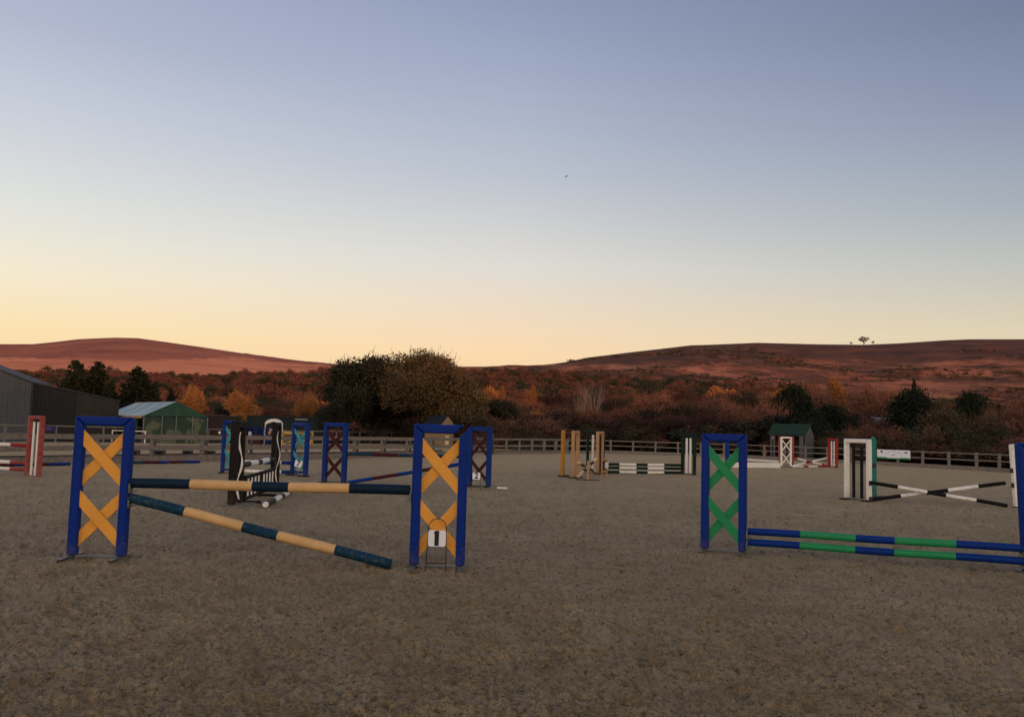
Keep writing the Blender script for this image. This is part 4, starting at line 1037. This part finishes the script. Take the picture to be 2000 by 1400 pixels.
g = G(1175, 931); fr_ = empty('small_picket_frame', g, R(62), 'small faded yellow frame beside the green and white poles', 'jump filler')
mb = MB()
for x in (0, .5): mb.box((x, 0, .32), (.06, .05, .66), 0, Matrix.Rotation(.0, 3, 'Y'), .008)
mb.build('upright', YP, fr_)
mb = MB()
for z in (.20, .62): mb.box((.25, 0, z), (.435, .045, .06), 0, None, .006)
mb.build('crosspiece', YP, fr_)
for x in (.13, .25, .37): MB().box((x, 0, .41), (.05, .02, .36), 0, None, .003).build('picket', MAROON, fr_)
MB().box((.3, -.06, .42), (.02, .16, .22), 0, None, .004).build('plate', PLATE, fr_)
# --- far red and white jumps
H_ = stand('white lattice stand with crossed slats in front of the shelter', G(1526, 912), G(1544.5, 912.5), WHITE, 'x', WHITE, H=1.68, post=.10, feet='dark', slatw=.10)
H2 = stand('faded red stand right behind the white lattice stand', G(1523, 908.5), G(1547.5, 909), PINK, 'open', WHITE, H=1.69, post=.14, feet='dark')
I_ = stand('red stand with two white slats, right end of the red and white cross', G(1619.5, 912), G(1634, 913), RED, 'slats', WHITE, H=1.66, post=.10, feet='dark', depth=.14)
s_ = pend(H_, 1, .54); e = pend(I_, -1, .06)
pole('red and white pole falling right from the white lattice stand', s_, e, .05, [RED, WHITE, RED, WHITE, RED], bpx=(1556, 1574, 1586, 1604))
s_ = pend(H_, 1, .06); e = pend(I_, -1, .52); s_.y += .12; e.y += .12
pole('red and white pole rising right to the red stand', s_, e, .05, [WHITE, WHITE, RED, WHITE, WHITE], bpx=(1556, 1573, 1584, 1604))
s_ = pend(H_, 1, .05); e = pend(I_, -1, .05); s_.y -= .14; e.y -= .14
pole('red and white pole on the ground under the far cross', s_, e, .05, [WHITE, RED, WHITE, RED], bpx=(1568, 1578, 1596))
jl = G(1420.5, 905.5)
J_ = stand('shorter blue stand seen through the green-crossed stand', jl, jl + Vector((.7, .0, 0)), BLUE2, 'open', BLUE2, H=1.34, post=.26, depth=.12, topbar=False, feet='dark')
s_ = pend(J_, -1, .30); s_.x += .5; e = pend(H_, -1, .28); e.y += .3
pole('long plain white pole left of the white lattice stand', s_, e, .06, [WHITE], fr=())
s_ = G(1426, 913); e = G(1524, 914); dv = e - s_
MB().box((dv.length / 2, 0, .14), (dv.length, .05, .27), 0, None, .01).build('white_plank', WHITE, loc=s_, label='long white plank filler standing on the sand under the white pole', cat='plank').rotation_euler = (0, 0, math.atan2(dv.y, dv.x))

# ------------------------------------------------------------------ fence numbers
def digit_mesh(ch, size):
    if ch == '1':
        q = size; o = MB().prism([(-.13 * q, -.38 * q), (.10 * q, -.38 * q), (.10 * q, .40 * q), (-.10 * q, .40 * q), (-.17 * q, .30 * q), (-.17 * q, .22 * q), (-.13 * q, .24 * q)], -.0015, .0015).build('tmp', INK)
        me = o.data; bpy.data.objects.remove(o); me.transform(Matrix.Rotation(R(-90), 4, 'X')); return me
    c = bpy.data.curves.new('digit', 'FONT'); c.body = ch; c.size = size; c.extrude = .0015; c.align_x = 'CENTER'; c.align_y = 'CENTER'; c.offset = size * .022
    o = bpy.data.objects.new('tmp', c); COL.objects.link(o); bpy.context.view_layer.update()
    me = bpy.data.meshes.new_from_object(o.evaluated_get(bpy.context.evaluated_depsgraph_get())); bpy.data.objects.remove(o)
    me.materials.clear(); me.materials.append(INK); return me
def rounded(w_, h_, r, y0, y1, mb, zc):
    poly = []
    for cx, cz, a0 in ((w_ / 2 - r, h_ / 2 - r, 0), (-w_ / 2 + r, h_ / 2 - r, 90), (-w_ / 2 + r, -h_ / 2 + r, 180), (w_ / 2 - r, -h_ / 2 + r, 270)):
        for k in range(4): a = R(a0 + k * 30); poly.append((cx + r * math.cos(a), zc + cz + r * math.sin(a)))
    mb.prism(poly, y0, y1)
def number(ch, p, label, scale=1.0, tilt=0.0, rz=0.0):
    root = empty('number_marker', p, (R(-6), tilt, rz), label, 'number sign', 'numbered markers beside the stands')
    s = scale; mb = MB(); w_ = .105 * s; pts = [(-w_ * 1.12, -.03, -.02)]
    pts += [(-w_, 0, .40 * s)] + [(-w_ * math.cos(t), 0, .49 * s + w_ * math.sin(t)) for t in [math.pi * i / 10 for i in range(11)]] + [(w_, 0, .40 * s), (w_ * 1.12, -.03, -.02)]
    mb.tube(pts, .0055, 6).build('wire_hoop', WIRE, root)
    MB().box((0, -.022, .09 * s), (.21 * s, .012, .014), 0).build('crossbar', WIRE, root)
    mb = MB(); rounded(.205 * s, .185 * s, .028 * s, -.016, -.006, mb, .37 * s); pl = mb.build('plate', PLATE, root)
    d = link('digit', digit_mesh(ch, .22 * s), pl); d.location = (0, -.0185, .37 * s); d.rotation_euler = (R(90), 0, 0)
    return root
number('1', G(851, 1115), 'white number 1 plate on a black wire hoop before the orange crosses', 1.0)
number('2', G(929.5, 957), 'white number 2 plate on a wire hoop before the maroon crosses', 1.02)
number('7', G(577, 931), 'white number 7 plate on a wire hoop before the turquoise crosses', 1.12, R(9))
g = G(981, 955); MB().box((0, 0, .03), (.30, .09, .05), 0, None, .012).build('white_block', WHITE, loc=g, label='small white block lying on the sand right of the number 2', cat='block')
g = G(109, 876); MB().box((0, 0, .06), (.35, .2, .14), 0, Matrix.Rotation(.4, 3, 'Z'), .05).build('white_lump', DWHITE, loc=g, label='small pale lump lying in the neighbouring arena', cat='debris')

# ------------------------------------------------------------------ buildings and stores on the left
CLAD1 = mat('grey_blue_cladding', (.080, .085, .100), .6, (.055, .06, .072), .8, .9)
CLAD2 = mat('charcoal_cladding', (.022, .021, .022), .7, (.014, .013, .014), .8, .9)
CLAD3 = mat('brown_cladding', (.042, .036, .031), .7, (.028, .024, .021), .8, .9)
ROOFM = mat('roof_sheet', (.05, .05, .055), .7)
def clad_wall(px0, px1, d0, d1, y0, y1, m, label, seam=None, pitch=.33, root=None, name='shed', thick=6.0, rib=.035):
    a, b = D(px0, d0), D(px1, d1); dv = b - a; l = dv.length; ang = math.atan2(dv.y, dv.x)
    h0, h1 = Zat(px0, y0, d0), Zat(px1, y1, d1)
    root = empty(name, a, ang, label, 'building')
    mb = MB(); n = int(l / pitch)
    prof = []
    for i in range(n):
        x = i * l / n; w_ = l / n; prof += [(x, 0), (x + w_ * .55, 0), (x + w_ * .65, -rib), (x + w_ * .9, -rib)]
    prof.append((l, 0))
    vs = []; 
    for x, y in prof:
        h = h0 + (h1 - h0) * x / l; vs += [(x, y, -.3), (x, y, h)]
    fs = [(2 * i, 2 * i + 2, 2 * i + 3, 2 * i + 1) for i in range(len(prof) - 1)]
    mb.add(vs, fs).build('wall', m, root)
    MB().add([(l, 0.01, -.3), (l, thick, -.3), (l, thick, h1), (l, 0.01, h1), (0, .01, -.3), (0, thick, -.3), (0, thick, h0), (0, .01, h0)], [(0, 1, 2, 3), (4, 7, 6, 5), (1, 5, 6, 2)]).build('end_wall', m, root)
    MB().add([(-.05, -.12, h0 + .02), (l + .05, -.12, h1 + .02), (l + .05, thick, h1 + .02), (-.05, thick, h0 + .02), (-.05, -.12, h0 + .10), (l + .05, -.12, h1 + .10), (l + .05, thick, h1 + .10), (-.05, thick, h0 + .10)],
             [(0, 3, 2, 1), (4, 5, 6, 7), (0, 1, 5, 4), (1, 2, 6, 5), (2, 3, 7, 6), (3, 0, 4, 7)]).build('roof', ROOFM, root)
    return root
rt = clad_wall(-190, 57.5, 58, 60, 655, 748, CLAD1, 'grey-blue metal clad shed with sloping roof at the left edge')
rt2 = clad_wall(58.5, 145, 60.6, 62, 749, 766, CLAD2, 'charcoal ribbed shed section between the grey-blue and brown ones', pitch=.22)
rt3 = clad_wall(145.5, 231, 62.1, 64, 766, 785, CLAD3, 'brown ribbed shed section left of the marquee', pitch=.25)
clad_wall(404, 462, 74, 75, 812, 815, mat('dark_brown_boards', (.045, .028, .024), .8), 'low dark brown shed right of the marquee', pitch=.2, thick=3)
# marquee
CV1 = mat('marquee_roof_sheet', (.12, .23, .235), .35, (.06, .14, .15), .5, .9, spec=.5)
CV2 = mat('marquee_green_sheet', (.014, .075, .045), .45, (.009, .05, .03), 1.2, .9)
def camo():
    m = bpy.data.materials.new('camouflage_sheet'); m.use_nodes = True; nn = m.node_tree.nodes; ll = m.node_tree.links; b = nn['Principled BSDF']; b.inputs['Roughness'].default_value = .6
    t = nn.new('ShaderNodeTexCoord'); n = nn.new('ShaderNodeTexNoise'); n.inputs['Scale'].default_value = .95; n.inputs['Detail'].default_value = 1.2; ll.new(t.outputs['Object'], n.inputs[0])
    c = nn.new('ShaderNodeValToRGB'); c.color_ramp.interpolation = 'CONSTANT'; ll.new(n.outputs[0], c.inputs[0])
    c.color_ramp.elements[0].color = (.006, .026, .014, 1); c.color_ramp.elements[1].position = .52; c.color_ramp.elements[1].color = (.085, .100, .050, 1)
    e_ = c.color_ramp.elements.new(.45); e_.color = (.009, .040, .021, 1)
    ll.new(c.outputs[0], b.inputs['Base Color']); return m
ang = R(38); p0 = D(280, 60.5); WM = 4.4; LM_ = 10.5
mq = empty('marquee', p0, ang, 'green marquee with pale roof and camouflage end wall', 'marquee')
ze, zr = Zat(280, 811, 60.5), Zat(345, 784, 62.5)
def sheet(mb, a, b, c, d, th=.03, mi=0):
    a, b, c, d = map(Vector, (a, b, c, d)); n = (b - a).cross(d - a).normalized() * th
    mb.add([a, b, c, d, a + n, b + n, c + n, d + n], [(3, 2, 1, 0), (4, 5, 6, 7), (0, 1, 5, 4), (1, 2, 6, 5), (2, 3, 7, 6), (3, 0, 4, 7)], mi)
mb = MB()
nb_ = 4
for i in range(nb_):          # sagging bays
    y0_, y1_ = LM_ * i / nb_, LM_ * (i + 1) / nb_; ym = (y0_ + y1_) / 2
    for (ya, yb, s0, s1) in ((y0_, ym, 0, .12), (ym, y1_, .12, 0)):
        mb.add([(-.1, ya, ze - .05), (WM / 2, ya, zr), (WM / 2, yb, zr - .02), (-.1, yb, ze - .05), (WM * .25, ya, (ze + zr) / 2 - s0), (WM * .25, yb, (ze + zr) / 2 - s1)], [(0, 4, 5, 3), (4, 1, 2, 5)])
        mb.add([(WM + .1, ya, ze - .05), (WM / 2, ya, zr), (WM / 2, yb, zr - .02), (WM + .1, yb, ze - .05), (WM * .75, ya, (ze + zr) / 2 - s0), (WM * .75, yb, (ze + zr) / 2 - s1)], [(3, 5, 4, 0), (5, 2, 1, 4)])
mb.build('roof', CV1, mq)
mb = MB(); n = 12
vs = [(0, 0, ze), (WM, 0, ze)] ; 
top = []
for i in range(n + 1):
    t = i / n; x = WM * t; z = ze + (zr - ze) * (1 - abs(2 * t - 1)); top.append((x, -.06 - .04 * (i % 2) * (1 if 4 <= i <= 8 else .2), z))
bot = [(WM * i / n, -.06, ze - .02) for i in range(n + 1)]
mb.add(top + bot, [(i, i + 1, n + 2 + i, n + 1 + i) for i in range(n)]); mb.build('gable', CV2, mq)
MB().box((WM / 2, -.02, ze / 2 - .04), (WM, .03, ze - .06), 0).build('end_wall', camo(), mq)
mb = MB(); mb.box((.03, LM_ / 2 + .7, ze / 2), (.03, LM_ - 1.5, ze - .1), 0); mb.build('side_wall', CV2, mq)
MB().box((WM - .03, LM_ / 2, ze / 2), (.03, LM_, ze - .1), 0).build('side_wall', CV2, mq)
mb = MB(); mb.box((-.12, LM_ / 2, ze - .11), (.03, LM_, .16), 0); mb.build('valance', mat('tan_trim', (.50, .30, .10), .7), mq)
for i, x in enumerate((0, WM * .28, WM / 2, WM * .76, WM)): MB().box((x, -.09, ze / 2 + .0), (.07, .07, ze), 0).build('pole', METAL, mq)
# container
def container(px0, px1, d0, d1, ytop, label, m):
    a, b = D(px0, d0), D(px1, d1); dv = b - a; l = dv.length; h = Zat(px0, ytop, d0); root = empty('shipping_container', a, math.atan2(dv.y, dv.x), label, 'container')
    mb = MB(); n = int(l / .28); prof = []
    for i in range(n): x = i * l / n; w_ = l / n; prof += [(x, 0), (x + w_ * .3, 0), (x + w_ * .5, .05), (x + w_ * .8, .05)]
    prof.append((l, 0)); vs = []
    for x, y in prof: vs += [(x, y, .1), (x, y, h - .1)]
    mb.add(vs, [(2 * i, 2 * i + 2, 2 * i + 3, 2 * i + 1) for i in range(len(prof) - 1)]).build('side_panel', m, root)
    mb = MB()
    for z in (.06, h - .05): mb.box((l / 2, -.01, z), (l, .12, .12), 0)
    for x in (0, l): mb.box((x, -.012, h / 2), (.13, .125, h), 0)
    mb.build('frame', m, root); MB().box((l / 2, 1.25, h / 2), (l - .02, 2.3, h - .02), 0).build('body', m, root)
    return root, l, h
ct, l, h = container(483, 640, 78, 80, 811, 'dark green shipping container behind the left fence', mat('container_green', (.010, .026, .026), .6, (.006, .016, .016), .7, .9))
mb = MB()
for i in range(5): mb.box((l * .60 + i * .22, -.08, h - .22 + .01 * (i % 2)), (.18, .02, .09), 0)
mb.build('worn_label', mat('label_white', (.5, .52, .52), .6), ct)
# stored jump fillers: blue blocks, arch, yellow frames
bl = [(478, 505 - 0, 833, 'leftmost'), (489, 0, 835, 'second'), (500, 0, 833, 'third'), (510, 0, 836, 'rightmost')]
BSM = worn('store_blue', (.005, .016, .10), (.01, .02, .06), .5, .7, 4, .5)
for i, (px, _, yt, nm) in enumerate(bl):
    p = D(px, 66 + .4 * (i % 2)); h = Zat(px, yt, 66)
    r = empty('filler_block', p, R(20), nm + ' of the four blue blocks stored beyond the left fence', 'jump filler', 'blue blocks stored beyond the fence')
    mb = MB(); mb.box((0, 0, h / 2), (.40, .35, h), 0, None, .03); mb.build('body', BSM, r)
    for x in (-.1, .1): MB().box((x, -.185, h * .5), (.05, .02, h * .9), 0, None, .005).build('ridge', BSM, r)
    if i in (0, 1): MB().box((0, -.205, h * .62), (.24 if i else .2, .02, .34), 0, None, .01).build('plate', PLATE, r)
p = D(504, 65.2); MB().prism([(-.3, 0), (.3, 0), (.22, .5), (.3, .75), (-.22, .75), (-.3, .45)], -.1, .1).build('red_filler', MAROON, loc=p, label='small dark red filler among the blue blocks', cat='jump filler')
d0 = 65.5; pa, pb = D(518.5, d0), D(552, d0 - .2); wA = (pb - pa).length
ar = empty('arch_filler', pa, math.atan2((pb - pa).y, (pb - pa).x), 'blue arch filler with white scalloped top beyond the fence', 'jump filler')
hA = Zat(518, 826, d0); hT = Zat(535, 818.5, d0)
for x in (0, wA): MB().box((x, 0, hA / 2), (.045, .05, hA), 0).build('frame_post', WHITE, ar)
for x in (.28, wA - .28): MB().box((x, 0, hA * .40), (.46, .25, hA * .8), 0, None, .03).build('side_block', BSM, ar)
mb = MB(); n = 14; up_ = []; lo_ = []
for i in range(n + 1):
    t = i / n; x = wA * t; up_.append((x, hA + (hT - hA) * math.sin(math.pi * t) ** .6 + .03)); lo_.append((x, hA + (hT - hA) * math.sin(math.pi * t) ** .6 - .16 - .07 * abs(math.sin(t * math.pi * 2))))
mb.prism(up_ + lo_[::-1], -.08, .08).build('scalloped_top', WHITE, ar)
MB().box((.46, -.14, hA * .62), (.2, .02, .45), 0, Matrix.Rotation(.3, 3, 'Y'), .03).build('pale_ornament', YP, ar)
MB().box((wA - .18, -.14, hA * .55), (.2, .02, .36), 0, Matrix.Rotation(.12, 3, 'Y'), .01).build('plate', PLATE, ar)
def yframe(px0, px1, d, yt, label):
    a, b = D(px0, d), D(px1, d); w_ = (b - a).length; h = Zat(px0, yt, d); r = empty('stacked_frame', a, 0, label, 'jump frame', 'yellow frames stored beyond the fence')
    for x in (0, w_): MB().box((x, 0, h / 2), (.09, .08, h), 0, None, .01).build('post', YELLOW, r)
    for z in (.1, h * .5, h - .06): MB().box((w_ / 2, 0, z), (w_ - .1, .06, .08), 0, None, .01).build('rail', YELLOW, r)
    MB().bar((.06, -.035, .14), (w_ - .06, -.035, h * .5 - .05), .02, .07).build('brace', CREAM2, r)
yframe(554, 576, 64, 846, 'yellow frame nearest the arch filler'); yframe(578, 602, 64.6, 843, 'yellow frame seen between the turquoise crosses'); yframe(604, 612, 64.2, 842, 'narrow yellow frame just right of the number 7 stand')
p = D(556, 65.3); tp = MB()
for i in range(5): tp.tube([(-.3 + i * .03, -.2 + .1 * i, .95 + .07 * (i % 2)), (1.9 - .1 * i, -.2 + .1 * i, .9 - .04 * i + .05 * (i % 2))], .05, 8, mi=i % 2)
tp.tube([(0, 0, 0), (0, 0, .95)], .04, 6, 1).tube([(1.5, 0, 0), (1.5, 0, .88)], .04, 6, 1)
tp.build('pole_rack', [CREAM2, YELLOW], loc=p, label='rack of cream and yellow poles behind the yellow frames', cat='pole rack')
# white low rails near the marquee
d0 = 61; a, b = D(222, d0), D(287, d0 - 1.0)
r = empty('white_rail', a, math.atan2((b - a).y, (b - a).x), 'low white rail standing in front of the marquee', 'rail'); w_ = (b - a).length
z1, z2 = Zat(287, 842.5, d0 - 1), Zat(287, 854.5, d0 - 1)
for z in (z1, z2): MB().box((w_ / 2, 0, z), (w_ * (1 if z == z1 else .98), .05, .07), 0, None, .01).build('crossbar', WHITE, r)
for x in (.02, w_ * .62, w_ - .02): MB().box((x, -.05, z1 / 2 + .02), (.08, .06, z1 + (.22 if abs(x - w_ * .62) < .1 else .03)), 0, None, .01).build('post', WHITE, r)
for px, py, d, nm in ((321, 854, 39, 'small white knob below the marquee on the left fence'), (430, 845, 40, 'small white knob beside the turquoise stand on the left fence')):
    p = D(px, d); z = Zat(px, py, d); MB().tube([(0, 0, -.07), (0, 0, -.03), (0, 0, .03), (0, 0, .07)], .05, 8, rads=[.03, .06, .06, .02]).build('insulator', WHITE, loc=(p.x, p.y, z), label=nm, cat='insulator', group='white knobs on the fence')
# little house
d0 = 76; a, b = D(830, d0 + 1.2), D(862, d0); c = D(886.5, d0 + .6)
hs = empty('playhouse', b, 0, 'small cream playhouse with dark roof between the big trees and the fence', 'playhouse')
zr, ze = Zat(874, 812.5, d0), Zat(862, 828, d0); wG = (c - b).x; Lh = (b - a).x
mb = MB(); PH = worn('pale_render', (.26, .19, .11), (.17, .13, .08), .5, .8, 4, .8)
mb.add([(0, 0, 0), (wG, .3, 0), (wG, .3, ze), (wG * .5, .15, zr), (0, 0, ze)], [(0, 1, 2, 3, 4)]); mb.add([(-Lh, 1.2, 0), (0, 0, 0), (0, 0, ze), (-Lh, 1.2, ze)], [(0, 1, 2, 3)])
mb.add([(wG, .3, 0), (wG - Lh, 1.6, 0), (wG - Lh, 1.6, ze), (wG, .3, ze)], [(0, 1, 2, 3)]); mb.build('wall', PH, hs)
mb = MB(); q = Vector((-Lh, 1.2, 0))
sheet(mb, (-.12, -.1, ze - .1), (wG * .5, .12, zr + .02), tuple(Vector((wG * .5, .12, zr + .02)) + q), tuple(Vector((-.12, -.1, ze - .1)) + q), .06)
sheet(mb, (wG * .5, .12, zr + .02), (wG + .12, .34, ze - .1), tuple(Vector((wG + .12, .34, ze - .1)) + q), tuple(Vector((wG * .5, .12, zr + .02)) + q), .06)
mb.build('roof', mat('slate_navy', (.012, .014, .028), .7), hs)
MB().box((wG * .5, .08, .5), (.35, .04, .9), 0, None, .01).build('door', CREAM2, hs)
# shelter with the green roof
d0 = 68.3; a, b = D(1506, d0), D(1570, d0 - 1.5); dv = b - a; l = dv.length
sh = empty('field_shelter', a, math.atan2(dv.y, dv.x), 'open timber shelter with green corrugated roof behind the far fence', 'shelter')
GW = mat('grey_boards', (.13, .125, .13), .85, (.07, .065, .065), 3, .9, stretch=(1, 1, 6)); RB = mat('red_brown_boards', (.060, .028, .026), .85)
ze = Zat(1506, 847, d0); zr = Zat(1515, 828, d0 + 1)
for x in (.03, l * .10): MB().box((x, 0, ze / 2), (.14, .14, ze), 0, None, .01).build('post', GW, sh)
MB().box((l * .93, 0, ze / 2), (.32, .12, ze), 0, None, .01).build('post', GW, sh)
MB().box((l / 2, .02, ze - .06), (l + .3, .1, .13), 0, None, .01).build('eaves_beam', GW, sh)
MB().box((l / 2, 1.9, ze / 2), (l, .06, ze), 0).build('back_wall', RB, sh)
mb = MB(); mb.add([(l + .08, -.02, 0), (l + .08, 1.0, 0), (l + .08, 2.0, 0), (l + .08, 2.0, ze), (l + .08, 1.0, zr), (l + .08, -.02, ze)], [(0, 1, 4, 5), (1, 2, 3, 4)])
mb.add([(l + .14, -.02, 0), (l + .14, 1.0, 0), (l + .14, 2.0, 0), (l + .14, 2.0, ze), (l + .14, 1.0, zr), (l + .14, -.02, ze)], [(5, 4, 1, 0), (4, 3, 2, 1)])
mb.add([(l + .08, -.02, 0), (l + .14, -.02, 0), (l + .14, -.02, ze), (l + .08, -.02, ze)], [(0, 1, 2, 3)]); mb.build('side_wall', GW, sh)
mb = MB(); n = 46; pts = []
for i in range(n + 1):
    x = -.22 + (l + .45) * i / n; dz = .025 * math.cos(i * math.pi); pts += [(x, -.25, ze + dz - .02), (x + .06, 1.0, zr + dz + .04), (x, 2.2, ze + dz - .02)]
mb.add(pts, [(3 * i, 3 * i + 3, 3 * i + 4, 3 * i + 1) for i in range(n)] + [(3 * i + 1, 3 * i + 4, 3 * i + 5, 3 * i + 2) for i in range(n)]); mb.build('roof', mat('green_roof_sheet', (.016, .050, .024), .6, (.010, .030, .015), 2, .8), sh)
MB().tube([(.16, -.12, ze - .42), (.2, -.12, ze - .28), (.26, -.12, ze - .22)], .035, 6, rads=[.015, .04, .03]).build('lamp', WHITE, sh)
p = D(1493.5, 66.8); z = Zat(1493.5, 884, 66.8)
bk = empty('bucket', (p.x, p.y, z - .18), 0, 'faded orange-red bucket hanging on the fence left of the shelter', 'bucket')
MB().tube([(0, 0, 0), (0, 0, .02), (0, 0, .30)], .15, 12, rads=[.12, .13, .17]).build('body', mat('orange_red_plastic', (.45, .12, .07), .6), bk)
MB().tube([(.16 * math.cos(t), 0, .28 + .16 * math.sin(t)) for t in [math.pi * i / 8 for i in range(9)]], .008, 5).build('handle', DMETAL, bk)
d0 = 98; p = D(1732, d0); z1 = Zat(1732, 816, d0)
rf = empty('grey_hut', (p.x, p.y, land1(p.x, p.y)), R(5), 'small grey-roofed hut half hidden among the trees on the right', 'hut'); hz = z1 - land1(p.x, p.y)
MB().box((0, 1, hz / 2 - .1), (1.5, 1.6, hz - .2), 0).build('wall', GW, rf)
mb = MB(); sheet(mb, (-.9, -.1, hz - .35), (.9, -.1, hz - .35), (.9, 1.9, hz + .05), (-.9, 1.9, hz + .05), .05); mb.build('roof', mat('pale_roof', (.12, .12, .125), .7), rf)

# ------------------------------------------------------------------ gull
d_ = ray(1107, 345); t = 75 / d_[1]; P = Vector((d_[0] * t, 75, EYE + d_[2] * t))
gu = MB(); gu.tube([(0, -.22, 0), (0, -.1, .0), (0, .08, .01), (0, .24, .02), (0, .36, .02)], .05, 8, rads=[.01, .04, .06, .035, .01])
for s in (-1, 1):
    pts = [(0, .06, .02), (s * .22, .08, .10), (s * .50, .0, .05)]; w2 = [.09, .075, .015]
    vs = []
    for (x, y, z), ww in zip(pts, w2): vs += [(x, y - ww, z), (x, y + ww, z), (x, y - ww, z + .012), (x, y + ww, z + .012)]
    fs = []
    for i in range(2):
        o = 4 * i; fs += [(o, o + 4, o + 5, o + 1), (o + 2, o + 3, o + 7, o + 6), (o, o + 2, o + 6, o + 4), (o + 1, o + 5, o + 7, o + 3)]
    gu.add(vs, fs)
o = gu.build('bird', mat('bird_grey', (.10, .10, .11), .8), loc=P, label='small grey bird gliding high in the open sky', cat='bird'); o.rotation_euler = (R(10), R(-38), R(50)); o.scale = (.55, .55, .55)
